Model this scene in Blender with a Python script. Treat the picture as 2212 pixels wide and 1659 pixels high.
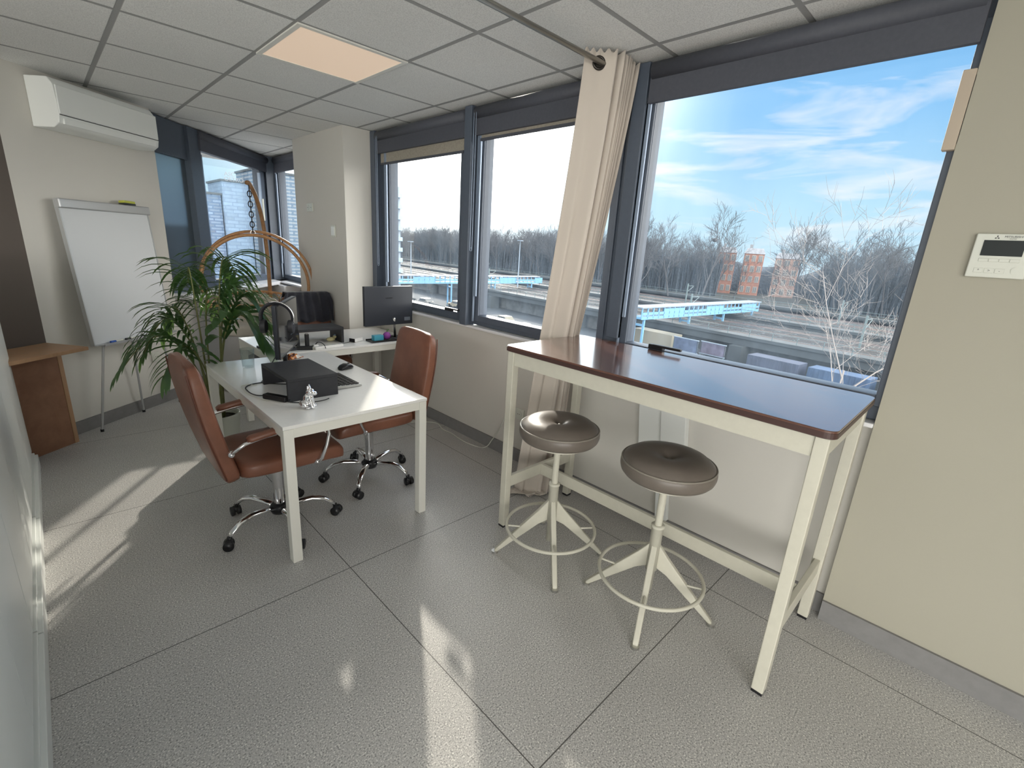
import bpy, math, random
from mathutils import Vector, Matrix, Quaternion
sc = bpy.context.scene
for o in list(bpy.data.objects):
    bpy.data.objects.remove(o)
COL = sc.collection
PI = math.pi
def R(d): return math.radians(d)
def V(*a): return Vector(a)

# ------------------------------------------------------------------ camera
yaw, pitch, roll = 0.7883, -0.2817, 0.0618
fw = V(math.sin(yaw)*math.cos(pitch), math.cos(yaw)*math.cos(pitch), math.sin(pitch))
rt = V(math.cos(yaw), -math.sin(yaw), 0)
up = rt.cross(fw)
r2 = rt*math.cos(roll)+up*math.sin(roll)
u2 = -rt*math.sin(roll)+up*math.cos(roll)
cd = bpy.data.cameras.new('camera'); cam = bpy.data.objects.new('camera', cd); COL.objects.link(cam)
m = Matrix((r2, u2, -fw)).transposed().to_4x4(); m.translation = V(0, 0, 1.6)
cam.matrix_world = m
cd.sensor_width = 36; cd.lens = 1013.4/2212*36; cd.clip_end = 2000; cd.clip_start = 0.02
sc.camera = cam

# ------------------------------------------------------------------ exposure, sky, sun
sc.view_settings.view_transform = 'Standard'; sc.view_settings.look = 'None'
sc.view_settings.gamma = 1; sc.view_settings.use_curve_mapping = False
sc.view_settings.exposure = 1.6
VIS, BRIGHT = 0.315, 7.8        # overall sky strength, brightness of the overhead / rear sky
SUN_AZ, SUN_EL = R(54.2), R(23.5)
sdir = V(math.cos(SUN_AZ)*math.cos(SUN_EL), math.sin(SUN_AZ)*math.cos(SUN_EL), math.sin(SUN_EL))
sd = bpy.data.lights.new('sun', 'SUN'); so = bpy.data.objects.new('sun', sd); COL.objects.link(so)
sd.energy = 1.5; sd.angle = R(0.9); sd.color = (1.0, 0.93, 0.80)
so.rotation_mode = 'QUATERNION'; so.rotation_quaternion = sdir.to_track_quat('Z', 'Y'); so.location = sdir*50

class NT:
    def __init__(s, nt): s.nt = nt
    def n(s, t, **kw):
        nd = s.nt.nodes.new('ShaderNode'+t)
        for k, v in kw.items():
            if k.startswith('i_'): nd.inputs[k[2:].replace('_', ' ')].default_value = v
            else: setattr(nd, k, v)
        return nd
    def l(s, a, b): s.nt.links.new(a, b)
    def math(s, op, a, b=None, clamp=False):
        nd = s.n('Math', operation=op); nd.use_clamp = clamp
        for i, x in enumerate((a, b)):
            if x is None: continue
            if isinstance(x, (int, float)): nd.inputs[i].default_value = x
            else: s.l(x, nd.inputs[i])
        return nd.outputs[0]
    def ramp(s, x, stops, interp='LINEAR'):
        nd = s.n('ValToRGB'); nd.color_ramp.interpolation = interp
        e = nd.color_ramp.elements
        while len(e) < len(stops): e.new(0.5)
        for i, (p, c) in enumerate(stops):
            e[i].position = p; e[i].color = (*c, 1) if len(c) == 3 else c
        s.l(x, nd.inputs[0]); return nd.outputs[0]
    def mix(s, f, a, b, bt='MIX'):
        nd = s.n('Mix', data_type='RGBA', blend_type=bt)
        for i, x in ((0, f), (6, a), (7, b)):
            if isinstance(x, (int, float)): nd.inputs[i].default_value = x
            elif isinstance(x, tuple): nd.inputs[i].default_value = (*x, 1) if len(x) == 3 else x
            else: s.l(x, nd.inputs[i])
        return nd.outputs[2]

w = bpy.data.worlds.new('sky'); sc.world = w; w.use_nodes = True
W = NT(w.node_tree); w.node_tree.nodes.clear()
tc = W.n('TexCoord'); sep = W.n('SeparateXYZ'); W.l(tc.outputs['Generated'], sep.inputs[0])
z = sep.outputs[2]
base = W.ramp(z, [(0.0, (0.62, 0.86, 1.0)), (0.10, (0.50, 0.80, 1.0)), (0.24, (0.27, 0.60, 0.98)), (0.42, (0.22, 0.54, 0.96))])
dot = W.n('VectorMath', operation='DOT_PRODUCT'); W.l(tc.outputs['Generated'], dot.inputs[0]); dot.inputs[1].default_value = sdir
dt = W.math('MAXIMUM', dot.outputs['Value'], 0.0)
g1 = W.math('MULTIPLY', W.math('POWER', dt, 40.0), 28.0)
g2 = W.math('MULTIPLY', W.math('POWER', dt, 60.0), 5.0)
gl = W.math('ADD', g1, g2)
sv = W.n('VectorMath', operation='MULTIPLY'); W.l(tc.outputs['Generated'], sv.inputs[0]); sv.inputs[1].default_value = (1.6, 1.6, 9.0)
no = W.n('TexNoise', i_Scale=2.3, i_Detail=6.0, i_Roughness=0.55, i_Distortion=0.6); W.l(sv.outputs[0], no.inputs['Vector'])
cl = W.ramp(no.outputs[0], [(0.54, (0, 0, 0)), (0.72, (1, 1, 1))])
c1 = W.mix(W.math('MULTIPLY', cl, 0.85), base, (0.93, 0.98, 1.04))
gm = W.n('VectorMath', operation='SCALE'); gm.inputs[0].default_value = (1.0, 0.97, 0.88); W.l(gl, gm.inputs['Scale'])
c2 = W.n('VectorMath', operation='ADD'); W.l(c1, c2.inputs[0]); W.l(gm.outputs[0], c2.inputs[1])
# sky overhead and behind the building, unseen, raised as white fill for the room
hi = W.ramp(z, [(0.46, (0, 0, 0)), (0.70, (1, 1, 1))])
rear = W.n('VectorMath', operation='DOT_PRODUCT'); W.l(tc.outputs['Generated'], rear.inputs[0]); rear.inputs[1].default_value = (-0.25, -0.968, 0.0)
rr = W.ramp(rear.outputs['Value'], [(0.0, (0, 0, 0)), (0.35, (1, 1, 1))])
msk = W.mix(1.0, W.mix(1.0, hi, (0.15, 0.15, 0.15), 'MULTIPLY'), rr, 'LIGHTEN')
c3 = W.mix(msk, c2.outputs[0], (BRIGHT*1.0, BRIGHT*0.985, BRIGHT*0.93))
below = W.math('LESS_THAN', z, -0.02)
c4 = W.mix(rr, (0.35, 0.37, 0.40), (BRIGHT*0.55, BRIGHT*0.54, BRIGHT*0.50))  # ground behind raised too, as unseen fill for the ceiling
c3 = W.mix(below, c3, c4)
bg = W.n('Background', i_Strength=VIS); W.l(c3, bg.inputs['Color'])
ow = W.n('OutputWorld'); W.l(bg.outputs[0], ow.inputs[0])

# ------------------------------------------------------------------ materials
MATS = {}
def mat(name, col=(0.5, 0.5, 0.5), rough=0.5, metal=0.0, noise=None, bump=None, coat=0.0, spec=0.5, emit=None, trans=0.0, alpha=1.0, sheen=0.0, aniso=None):
    if name in MATS: return MATS[name]
    mt = bpy.data.materials.new(name); mt.use_nodes = True; T = NT(mt.node_tree)
    b = mt.node_tree.nodes['Principled BSDF']
    b.inputs['Base Color'].default_value = (*col, 1); b.inputs['Roughness'].default_value = rough
    b.inputs['Metallic'].default_value = metal; b.inputs['Coat Weight'].default_value = coat
    b.inputs['Specular IOR Level'].default_value = spec; b.inputs['Transmission Weight'].default_value = trans
    b.inputs['Sheen Weight'].default_value = sheen
    tco = T.n('TexCoord')
    if noise:                                   # (scale, amount[, (sx,sy,sz)])
        mp = T.n('Mapping'); T.l(tco.outputs['Object'], mp.inputs[0])
        if len(noise) > 2: mp.inputs['Scale'].default_value = noise[2]
        nz = T.n('TexNoise', i_Scale=float(noise[0]), i_Detail=5.0, i_Roughness=0.6); T.l(mp.outputs[0], nz.inputs['Vector'])
        a = noise[1]
        cr = T.ramp(nz.outputs[0], [(0.3, tuple(max(0, c*(1-a)) for c in col)), (0.7, tuple(min(1, c*(1+a)) for c in col))])
        T.l(cr, b.inputs['Base Color'])
    if bump:                                    # (scale, strength, distance)
        nb = T.n('TexNoise', i_Scale=float(bump[0]), i_Detail=4.0); T.l(tco.outputs['Object'], nb.inputs['Vector'])
        bp = T.n('Bump', i_Strength=bump[1], i_Distance=bump[2] if len(bump) > 2 else 0.002)
        T.l(nb.outputs[0], bp.inputs['Height']); T.l(bp.outputs[0], b.inputs['Normal'])
    if emit:
        b.inputs['Emission Color'].default_value = (*emit[0], 1); b.inputs['Emission Strength'].default_value = emit[1]
    MATS[name] = mt; return mt

def floor_mat():
    mt = bpy.data.materials.new('terrazzo'); mt.use_nodes = True; T = NT(mt.node_tree); b = mt.node_tree.nodes['Principled BSDF']
    g = T.n('NewGeometry'); s = T.n('SeparateXYZ'); T.l(g.outputs['Position'], s.inputs[0])
    def joint(c, off):
        f = T.math('FRACT', T.math('DIVIDE', T.math('SUBTRACT', c, off-12.9), 1.29))
        d = T.math('ABSOLUTE', T.math('SUBTRACT', f, 0.5))
        return T.math('GREATER_THAN', d, 0.5-0.0016)
    jx = joint(s.outputs[0], 0.89); jy = joint(s.outputs[1], 0.665)
    j = T.math('MAXIMUM', jx, jy)
    n1 = T.n('TexNoise', i_Scale=1.3, i_Detail=4.0); T.l(g.outputs['Position'], n1.inputs['Vector'])
    n2 = T.n('TexNoise', i_Scale=190.0, i_Detail=3.0); T.l(g.outputs['Position'], n2.inputs['Vector'])
    v = T.n('TexVoronoi', i_Scale=160.0); T.l(g.outputs['Position'], v.inputs['Vector'])
    c = T.ramp(n1.outputs[0], [(0.3, (0.46, 0.45, 0.44)), (0.7, (0.56, 0.55, 0.535))])
    sp = T.ramp(n2.outputs[0], [(0.34, (0.40, 0.40, 0.40)), (0.45, (0.95, 0.95, 0.95)), (0.58, (1.03, 1.03, 1.03)), (0.66, (1.7, 1.7, 1.65))])
    c = T.mix(1.0, c, sp, 'MULTIPLY')
    dk = T.ramp(v.outputs['Distance'], [(0.05, (0.5, 0.5, 0.5)), (0.13, (1, 1, 1))])
    c = T.mix(0.5, c, dk, 'MULTIPLY')
    c = T.mix(j, c, (0.09, 0.085, 0.08)); T.l(c, b.inputs['Base Color'])
    n3 = T.n('TexNoise', i_Scale=14.0, i_Detail=4.0); T.l(g.outputs['Position'], n3.inputs['Vector'])
    T.l(T.ramp(n3.outputs[0], [(0.3, (0.36,)*3), (0.7, (0.5,)*3)]), b.inputs['Roughness'])
    b.inputs['Specular IOR Level'].default_value = 0.45
    bp = T.n('Bump', i_Strength=0.05, i_Distance=0.001); T.l(n2.outputs[0], bp.inputs['Height']); T.l(bp.outputs[0], b.inputs['Normal'])
    return mt
def ceil_mat():
    mt = bpy.data.materials.new('ceiling_tiles'); mt.use_nodes = True; T = NT(mt.node_tree); b = mt.node_tree.nodes['Principled BSDF']
    g = T.n('NewGeometry'); s = T.n('SeparateXYZ'); T.l(g.outputs['Position'], s.inputs[0])
    def joint(c, off):
        f = T.math('FRACT', T.math('DIVIDE', T.math('SUBTRACT', c, off-12.0), 0.6))
        d = T.math('ABSOLUTE', T.math('SUBTRACT', f, 0.5))
        return d
    dx = joint(s.outputs[0], 1.04); dy = joint(s.outputs[1], 3.2)
    d = T.math('MAXIMUM', dx, dy)
    n1 = T.n('TexNoise', i_Scale=180.0, i_Detail=2.0); T.l(g.outputs['Position'], n1.inputs['Vector'])
    n0 = T.n('TexNoise', i_Scale=1.5, i_Detail=3.0); T.l(g.outputs['Position'], n0.inputs['Vector'])
    c = T.ramp(n1.outputs[0], [(0.38, (0.70, 0.70, 0.685)), (0.5, (0.81, 0.81, 0.79)), (0.62, (0.86, 0.86, 0.84))])
    c = T.mix(0.25, c, T.ramp(n0.outputs[0], [(0.3, (0.8, 0.8, 0.8)), (0.7, (1, 1, 1))]), 'MULTIPLY')
    ln = T.ramp(d, [(0.476, (0, 0, 0)), (0.481, (1, 1, 1))])
    c = T.mix(ln, c, (0.36, 0.36, 0.355)); T.l(c, b.inputs['Base Color'])
    b.inputs['Roughness'].default_value = 0.9; b.inputs['Specular IOR Level'].default_value = 0.1
    bp = T.n('Bump', i_Strength=0.6, i_Distance=0.006); T.l(T.math('SUBTRACT', 1.0, ln), bp.inputs['Height'])
    bp2 = T.n('Bump', i_Strength=0.25, i_Distance=0.002); T.l(n1.outputs[0], bp2.inputs['Height']); T.l(bp.outputs[0], bp2.inputs['Normal'])
    T.l(bp2.outputs[0], b.inputs['Normal'])
    return mt
def glass_pane(name='window_glass', dirt_haze=0.022):  # pane dirt, tinted blue so it also paints haze over the view
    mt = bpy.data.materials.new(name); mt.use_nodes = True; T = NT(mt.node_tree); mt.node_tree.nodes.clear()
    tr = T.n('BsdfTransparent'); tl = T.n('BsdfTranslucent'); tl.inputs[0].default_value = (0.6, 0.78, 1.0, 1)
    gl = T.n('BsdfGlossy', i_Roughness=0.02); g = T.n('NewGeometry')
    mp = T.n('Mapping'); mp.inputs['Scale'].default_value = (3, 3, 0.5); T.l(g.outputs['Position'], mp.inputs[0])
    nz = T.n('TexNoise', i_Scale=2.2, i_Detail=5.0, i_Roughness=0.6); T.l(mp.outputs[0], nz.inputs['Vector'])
    f = T.ramp(nz.outputs[0], [(0.3, (dirt_haze*0.5,)*3), (0.75, (dirt_haze*1.7,)*3)])
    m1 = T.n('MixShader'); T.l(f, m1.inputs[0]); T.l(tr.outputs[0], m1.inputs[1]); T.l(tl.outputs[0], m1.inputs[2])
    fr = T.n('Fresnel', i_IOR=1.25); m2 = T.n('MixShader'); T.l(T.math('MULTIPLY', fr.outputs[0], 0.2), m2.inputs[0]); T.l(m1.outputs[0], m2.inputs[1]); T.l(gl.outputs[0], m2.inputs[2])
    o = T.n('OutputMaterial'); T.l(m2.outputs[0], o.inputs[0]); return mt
def frosted_mat():
    mt = bpy.data.materials.new('frosted_glass'); mt.use_nodes = True; T = NT(mt.node_tree); mt.node_tree.nodes.clear()
    rf = T.n('BsdfRefraction', i_Roughness=0.42, i_IOR=1.12); rf.inputs[0].default_value = (0.42, 0.46, 0.47, 1)
    gl = T.n('BsdfGlossy', i_Roughness=0.35); gl.inputs[0].default_value = (0.7, 0.75, 0.8, 1)
    m2 = T.n('MixShader'); m2.inputs[0].default_value = 0.18; T.l(rf.outputs[0], m2.inputs[1]); T.l(gl.outputs[0], m2.inputs[2])
    o = T.n('OutputMaterial'); T.l(m2.outputs[0], o.inputs[0]); return mt
def wood_mat(name, c1, c2, rough=0.35, coat=0.0, scale=(1, 12, 12), sc_=2.0, along='X'):
    mt = bpy.data.materials.new(name); mt.use_nodes = True; T = NT(mt.node_tree); b = mt.node_tree.nodes['Principled BSDF']
    tco = T.n('TexCoord'); mp = T.n('Mapping'); mp.inputs['Scale'].default_value = scale; T.l(tco.outputs['Object'], mp.inputs[0])
    nz = T.n('TexNoise', i_Scale=sc_, i_Detail=8.0, i_Roughness=0.65, i_Distortion=0.4); T.l(mp.outputs[0], nz.inputs['Vector'])
    T.l(T.ramp(nz.outputs[0], [(0.3, c1), (0.7, c2)]), b.inputs['Base Color'])
    T.l(T.ramp(nz.outputs[0], [(0.3, (rough*0.8,)*3), (0.7, (rough*1.25,)*3)]), b.inputs['Roughness'])
    b.inputs['Coat Weight'].default_value = coat; b.inputs['Coat Roughness'].default_value = 0.12
    bp = T.n('Bump', i_Strength=0.15, i_Distance=0.001); T.l(nz.outputs[0], bp.inputs['Height']); T.l(bp.outputs[0], b.inputs['Normal'])
    return mt
def facade_mat(name, wall, win, bw, bh, mortar=0.25, rnd=0.5, axis='XZ'):
    mt = bpy.data.materials.new(name); mt.use_nodes = True; T = NT(mt.node_tree); b = mt.node_tree.nodes['Principled BSDF']
    tco = T.n('TexCoord'); s = T.n('SeparateXYZ'); T.l(tco.outputs['Object'], s.inputs[0]); c = T.n('CombineXYZ')
    T.l(T.math('ADD', s.outputs[0], s.outputs[1]), c.inputs[0]); T.l(s.outputs[2], c.inputs[1])
    br = T.n('TexBrick', i_Scale=1.0, i_Mortar_Size=mortar, i_Brick_Width=bw, i_Row_Height=bh, i_Bias=0.0); T.l(c.outputs[0], br.inputs['Vector'])
    br.inputs['Color1'].default_value = (*wall, 1); br.inputs['Color2'].default_value = (*[x*(1-rnd) for x in wall], 1); br.inputs['Mortar'].default_value = (*win, 1)
    br.offset = 0.37
    T.l(br.outputs[0], b.inputs['Base Color']); b.inputs['Roughness'].default_value = 0.8
    return mt

M_wall = mat('wall_paint', (0.66, 0.64, 0.595), 0.85, bump=(140, 0.25, 0.001), spec=0.2)
M_wallr = mat('olive_wall_dimmed', (0.42, 0.40, 0.33), 0.85, bump=(140, 0.25, 0.001), spec=0.2)  # shade put into the colour: olive wall darkened against the rear fill light
M_taupe = mat('taupe_wall', (0.13, 0.11, 0.098), 0.8, bump=(140, 0.25, 0.001), spec=0.2)  # darker taupe base colour for the left stretch of wall
M_skirt = mat('skirting_grey', (0.23, 0.225, 0.225), 0.6, noise=(20, 0.08))
M_frame = mat('anthracite_frame', (0.085, 0.105, 0.14), 0.42, spec=0.5, noise=(40, 0.05))
M_rail = mat('track_grey', (0.30, 0.37, 0.48), 0.35, metal=0.3)
M_blind = mat('blind_fabric', (0.33, 0.30, 0.25), 0.9, noise=(90, 0.15))
M_cass = mat('blind_cassette', (0.075, 0.08, 0.10), 0.6, noise=(60, 0.08))
M_sill = mat('white_sill', (0.78, 0.78, 0.80), 0.35)
M_white = mat('white_laminate', (0.87, 0.865, 0.845), 0.22, noise=(60, 0.015))
M_wmetal = mat('white_powdercoat', (0.80, 0.79, 0.73), 0.4)
M_cream = mat('cream_powdercoat', (0.62, 0.60, 0.51), 0.38, noise=(30, 0.03))
M_leather = mat('cognac_leather', (0.21, 0.085, 0.052), 0.36, noise=(7, 0.18), bump=(260, 0.25, 0.0012), spec=0.5)
M_seam = mat('leather_seam', (0.11, 0.035, 0.02), 0.6)
M_grey_leather = mat('taupe_leather', (0.165, 0.14, 0.12), 0.36, noise=(9, 0.08), bump=(220, 0.15, 0.001))
M_piping = mat('leather_piping', (0.26, 0.235, 0.20), 0.3)
M_chrome = mat('chrome', (0.82, 0.82, 0.84), 0.07, metal=1.0)
M_steel = mat('brushed_steel', (0.55, 0.55, 0.53), 0.3, metal=1.0)
M_black = mat('black_plastic', (0.012, 0.012, 0.014), 0.35)
M_blackm = mat('matte_black', (0.02, 0.021, 0.026), 0.55, noise=(30, 0.2))
M_screen = mat('screen_glass', (0.03, 0.03, 0.033), 0.06, spec=0.8)
M_monback = mat('monitor_back', (0.018, 0.022, 0.032), 0.36)
M_curtain = mat('curtain_cloth', (0.58, 0.52, 0.46), 0.9, bump=(600, 0.3, 0.001), sheen=0.3, spec=0.15)
M_curt2 = mat('curtain_rod_metal', (0.42, 0.40, 0.36), 0.28, metal=0.9)
M_eyelet = mat('eyelet_bronze', (0.05, 0.045, 0.04), 0.3, metal=0.7)
M_stem = mat('palm_stem', (0.16, 0.17, 0.055), 0.5, noise=(12, 0.3))
M_soil = mat('soil', (0.03, 0.02, 0.013), 0.95, noise=(60, 0.5), bump=(80, 1.0, 0.01))
M_pot = mat('cream_ceramic', (0.60, 0.62, 0.54), 0.45)
M_rattan = mat('rattan', (0.44, 0.23, 0.10), 0.45, noise=(40, 0.25))
M_bamboo = mat('pole_wood', (0.36, 0.20, 0.095), 0.4, noise=(25, 0.2))
M_cush = mat('cushion_cloth', (0.60, 0.56, 0.49), 0.9, bump=(300, 0.3, 0.001), sheen=0.3)
M_ac = mat('ac_plastic', (0.86, 0.88, 0.86), 0.3)
M_board = mat('whiteboard_enamel', (0.68, 0.70, 0.72), 0.25)
M_alu = mat('aluminium', (0.55, 0.56, 0.57), 0.35, metal=0.6)
M_offwhite = mat('offwhite_plastic', (0.66, 0.67, 0.60), 0.4)
M_jacket = mat('navy_cloth', (0.013, 0.014, 0.024), 0.85, noise=(10, 0.4), bump=(40, 0.6, 0.006), sheen=0.4)
M_brownwood = wood_mat('brown_chipboard', (0.25, 0.12, 0.07), (0.36, 0.19, 0.115), 0.5, 0, (3, 3, 3), 3)
M_lightwood = wood_mat('light_edge_wood', (0.42, 0.25, 0.14), (0.52, 0.32, 0.19), 0.45, 0, (6, 6, 1), 3)
M_tablewood = wood_mat('walnut_top', (0.10, 0.042, 0.030), (0.145, 0.065, 0.046), 0.22, 1.0, (14, 0.9, 14), 1.6)
M_tabledge = mat('table_edge', (0.065, 0.032, 0.028), 0.4)
M_cab = mat('cabinet_lacquer', (0.80, 0.83, 0.81), 0.3)
def leaf_mat():
    mt = bpy.data.materials.new('palm_leaf'); mt.use_nodes = True; T = NT(mt.node_tree); b = mt.node_tree.nodes['Principled BSDF']
    tco = T.n('TexCoord'); nz = T.n('TexNoise', i_Scale=9.0, i_Detail=4.0); T.l(tco.outputs['Object'], nz.inputs['Vector'])
    T.l(T.ramp(nz.outputs[0], [(0.3, (0.022, 0.065, 0.024)), (0.7, (0.06, 0.125, 0.045))]), b.inputs['Base Color']); b.inputs['Roughness'].default_value = 0.33
    tl = T.n('BsdfTranslucent'); tl.inputs[0].default_value = (0.22, 0.42, 0.08, 1); m2 = T.n('MixShader'); m2.inputs[0].default_value = 0.18
    T.l(b.outputs[0], m2.inputs[1]); T.l(tl.outputs[0], m2.inputs[2]); T.l(m2.outputs[0], mt.node_tree.nodes['Material Output'].inputs[0]); return mt
M_leaf = leaf_mat()
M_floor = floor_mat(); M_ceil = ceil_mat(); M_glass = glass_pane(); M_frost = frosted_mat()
M_lamp = mat('lamp_diffuser', (0.8, 0.7, 0.6), 0.5, emit=((1.0, 0.70, 0.48), 0.12))
M_tube = mat('lamp_tube_glow', (0.9, 0.85, 0.7), 0.5, emit=((1.0, 0.85, 0.62), 0.8))

# ------------------------------------------------------------------ mesh helpers
class MB:
    def __init__(s): s.v = []; s.f = []
    def add(s, vs, fs):
        n = len(s.v); s.v += [Vector(p) for p in vs]; s.f += [tuple(i+n for i in f) for f in fs]; return s
    def box(s, a, b, M=None):
        (x0, y0, z0), (x1, y1, z1) = a, b
        vs = [V(x, y, zz) for x in (x0, x1) for y in (y0, y1) for zz in (z0, z1)]
        if M: vs = [M @ p for p in vs]
        return s.add(vs, [(0, 1, 3, 2), (4, 6, 7, 5), (0, 4, 5, 1), (2, 3, 7, 6), (0, 2, 6, 4), (1, 5, 7, 3)])
    def tube(s, pts, r, n=10, caps=True, flat=None):
        pts = [Vector(p) for p in pts]; rr = r if isinstance(r, (list, tuple)) else [r]*len(pts)
        prev = None; rings = []
        for i, p in enumerate(pts):
            t = (pts[min(i+1, len(pts)-1)]-pts[max(i-1, 0)]).normalized()
            if prev is None:
                a = V(0, 0, 1) if abs(t.z) < 0.9 else V(1, 0, 0); u = t.cross(a).normalized()
            else:
                u = (prev-t*prev.dot(t)).normalized()
            prev = u; q = t.cross(u)
            k = flat or (1, 1)
            rings.append([p+(u*math.cos(2*PI*j/n)*k[0]+q*math.sin(2*PI*j/n)*k[1])*rr[i] for j in range(n)])
        return s.loft(rings, caps)
    def loft(s, rings, caps=True, closed=True):
        n = len(rings[0]); vs = [p for r_ in rings for p in r_]; fs = []
        for i in range(len(rings)-1):
            for j in range(n if closed else n-1):
                k = (j+1) % n
                fs.append((i*n+j, i*n+k, (i+1)*n+k, (i+1)*n+j))
        if caps: fs += [tuple(range(n))[::-1], tuple((len(rings)-1)*n+j for j in range(n))]
        return s.add(vs, fs)
    def lathe(s, prof, c=(0, 0, 0), n=32, caps=False):
        c = Vector(c)
        return s.loft([[c+V(r*math.cos(2*PI*j/n), r*math.sin(2*PI*j/n), zz) for j in range(n)] for r, zz in prof], caps)
    def cyl(s, a, b, r, n=16): return s.tube([a, b], r, n)
    def torus(s, c, Rr, r, n=40, m=8, ax=None):
        c = Vector(c); ax = ax or (V(1, 0, 0), V(0, 1, 0)); nn = ax[0].cross(ax[1]); vs = []; fs = []
        for i in range(n):
            a = 2*PI*i/n; d = ax[0]*math.cos(a)+ax[1]*math.sin(a)
            for j in range(m):
                b = 2*PI*j/m; vs.append(c+d*(Rr+r*math.cos(b))+nn*r*math.sin(b))
        for i in range(n):
            for j in range(m):
                fs.append((i*m+j, ((i+1) % n)*m+j, ((i+1) % n)*m+(j+1) % m, i*m+(j+1) % m))
        return s.add(vs, fs)
    def ball(s, c, r, n=12, k=(1, 1, 1)):
        c = Vector(c); rg = []
        for i in range(1, n):
            t = PI*i/n; rg.append([c+V(k[0]*r*math.sin(t)*math.cos(2*PI*j/(2*n)), k[1]*r*math.sin(t)*math.sin(2*PI*j/(2*n)), -k[2]*r*math.cos(t)) for j in range(2*n)])
        return s.loft(rg, True)
    def build(s, name, material, parent=None, smooth=False, bevel=0, seg=2, sub=0, M=None, loc=None):
        me = bpy.data.meshes.new(name)
        vs = [M @ p for p in s.v] if M else s.v
        me.from_pydata([tuple(p) for p in vs], [], s.f); me.update()
        import bmesh
        b = bmesh.new(); b.from_mesh(me); bmesh.ops.recalc_face_normals(b, faces=b.faces); b.to_mesh(me); b.free()
        me.materials.append(material)
        if smooth:
            me.shade_smooth() if smooth is True else me.shade_smooth()
        o = bpy.data.objects.new(name, me); COL.objects.link(o)
        if smooth == 'auto' or (smooth is True and bevel):
            pass
        if parent: o.parent = parent
        if loc: o.location = loc
        if bevel:
            md = o.modifiers.new('bevel', 'BEVEL'); md.width = bevel; md.segments = seg; md.limit_method = 'ANGLE'; md.angle_limit = R(40)
            me.shade_smooth(); 
            md2 = o.modifiers.new('wn', 'WEIGHTED_NORMAL'); md2.keep_sharp = False
        if sub:
            md = o.modifiers.new('sub', 'SUBSURF'); md.levels = sub; md.render_levels = sub
        return o
def empty(name, loc=(0, 0, 0), rz=0):
    o = bpy.data.objects.new(name, None); COL.objects.link(o); o.location = loc; o.rotation_euler = (0, 0, rz); o.empty_display_size = 0.1; return o
def tag(o, label, cat, group=None, kind=None):
    o['label'] = label; o['category'] = cat
    if group: o['group'] = group
    if kind: o['kind'] = kind
    return o
def struct(o): o['kind'] = 'structure'; return o
def part_label(o, l): o['label'] = l; return o
def copy_tree(o, parent=None):
    c = o.copy(); COL.objects.link(c)
    if parent: c.parent = parent
    for ch in list(o.children): copy_tree(ch, c)
    return c
def text(name, body, size, material, parent, loc, ux, uy, extrude=0.0005, align='CENTER'):
    cu = bpy.data.curves.new(name, 'FONT'); cu.body = body; cu.size = size; cu.extrude = extrude; cu.align_x = align; cu.align_y = 'CENTER'
    cu.materials.append(material); o = bpy.data.objects.new(name, cu); COL.objects.link(o)
    ux = Vector(ux).normalized(); uy = Vector(uy).normalized(); uz = ux.cross(uy)
    mm = Matrix((ux, uy, uz)).transposed().to_4x4(); mm.translation = Vector(loc)
    if parent: o.parent = parent
    o.matrix_local = mm; return o
def frame_matrix(origin, ux, uy=None):
    ux = Vector(ux).normalized(); uz = V(0, 0, 1); uy = uz.cross(ux)
    mm = Matrix((ux, uy, uz)).transposed().to_4x4(); mm.translation = Vector(origin); return mm
def superring(c, ax, ay, a, b, p=4, n=28):
    out = []
    for j in range(n):
        t = 2*PI*j/n; ct, st = math.cos(t), math.sin(t)
        out.append(Vector(c)+ax*(a*math.copysign(abs(ct)**(2/p), ct))+ay*(b*math.copysign(abs(st)**(2/p), st)))
    return out
X_, Y_, Z_ = V(1, 0, 0), V(0, 1, 0), V(0, 0, 1)
CEIL = 2.56

# ================================================================== ROOM SHELL
P0 = V(0.008, 4.759, 0); DD = V(0.778, 0.628, 0).normalized(); NN = V(DD.y, -DD.x, 0)   # whiteboard wall, NN points into the room
WE = P0+DD*1.11                                                 # end of that wall
CORN = V(2.40, 7.16, 0)                                         # far window corner
fl = MB().box((-3.2, -3.6, -0.15), (2.6, 8.2, 0.0)).build('floor', M_floor); struct(fl)
ce = MB().box((-3.2, -3.6, CEIL), (2.75, 8.2, CEIL+0.12)).build('ceiling', M_ceil); struct(ce)
# window wall parapet + right wall + whiteboard wall
struct(MB().box((2.45, 0.235, 0), (2.72, 8.2, 0.965)).build('wall_window', M_wall))
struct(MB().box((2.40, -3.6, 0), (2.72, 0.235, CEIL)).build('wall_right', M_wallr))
Mw = frame_matrix(P0, DD)
struct(MB().box((-0.08, 0.0, 0), (1.11, 0.25, CEIL), Mw).build('wall_far', M_wall))
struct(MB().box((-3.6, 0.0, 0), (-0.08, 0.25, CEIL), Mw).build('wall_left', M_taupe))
WD = (CORN-WE); WL = WD.length; Mo = frame_matrix(WE, WD)       # oblique window frame
struct(MB().box((0, 0.02, 0), (WL+0.1, 0.27, 0.965), Mo).build('wall_oblique', M_wall))
struct(MB().box((2.11, 4.42, 0), (2.449, 5.60, CEIL)).build('wall_column', M_wall))
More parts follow.
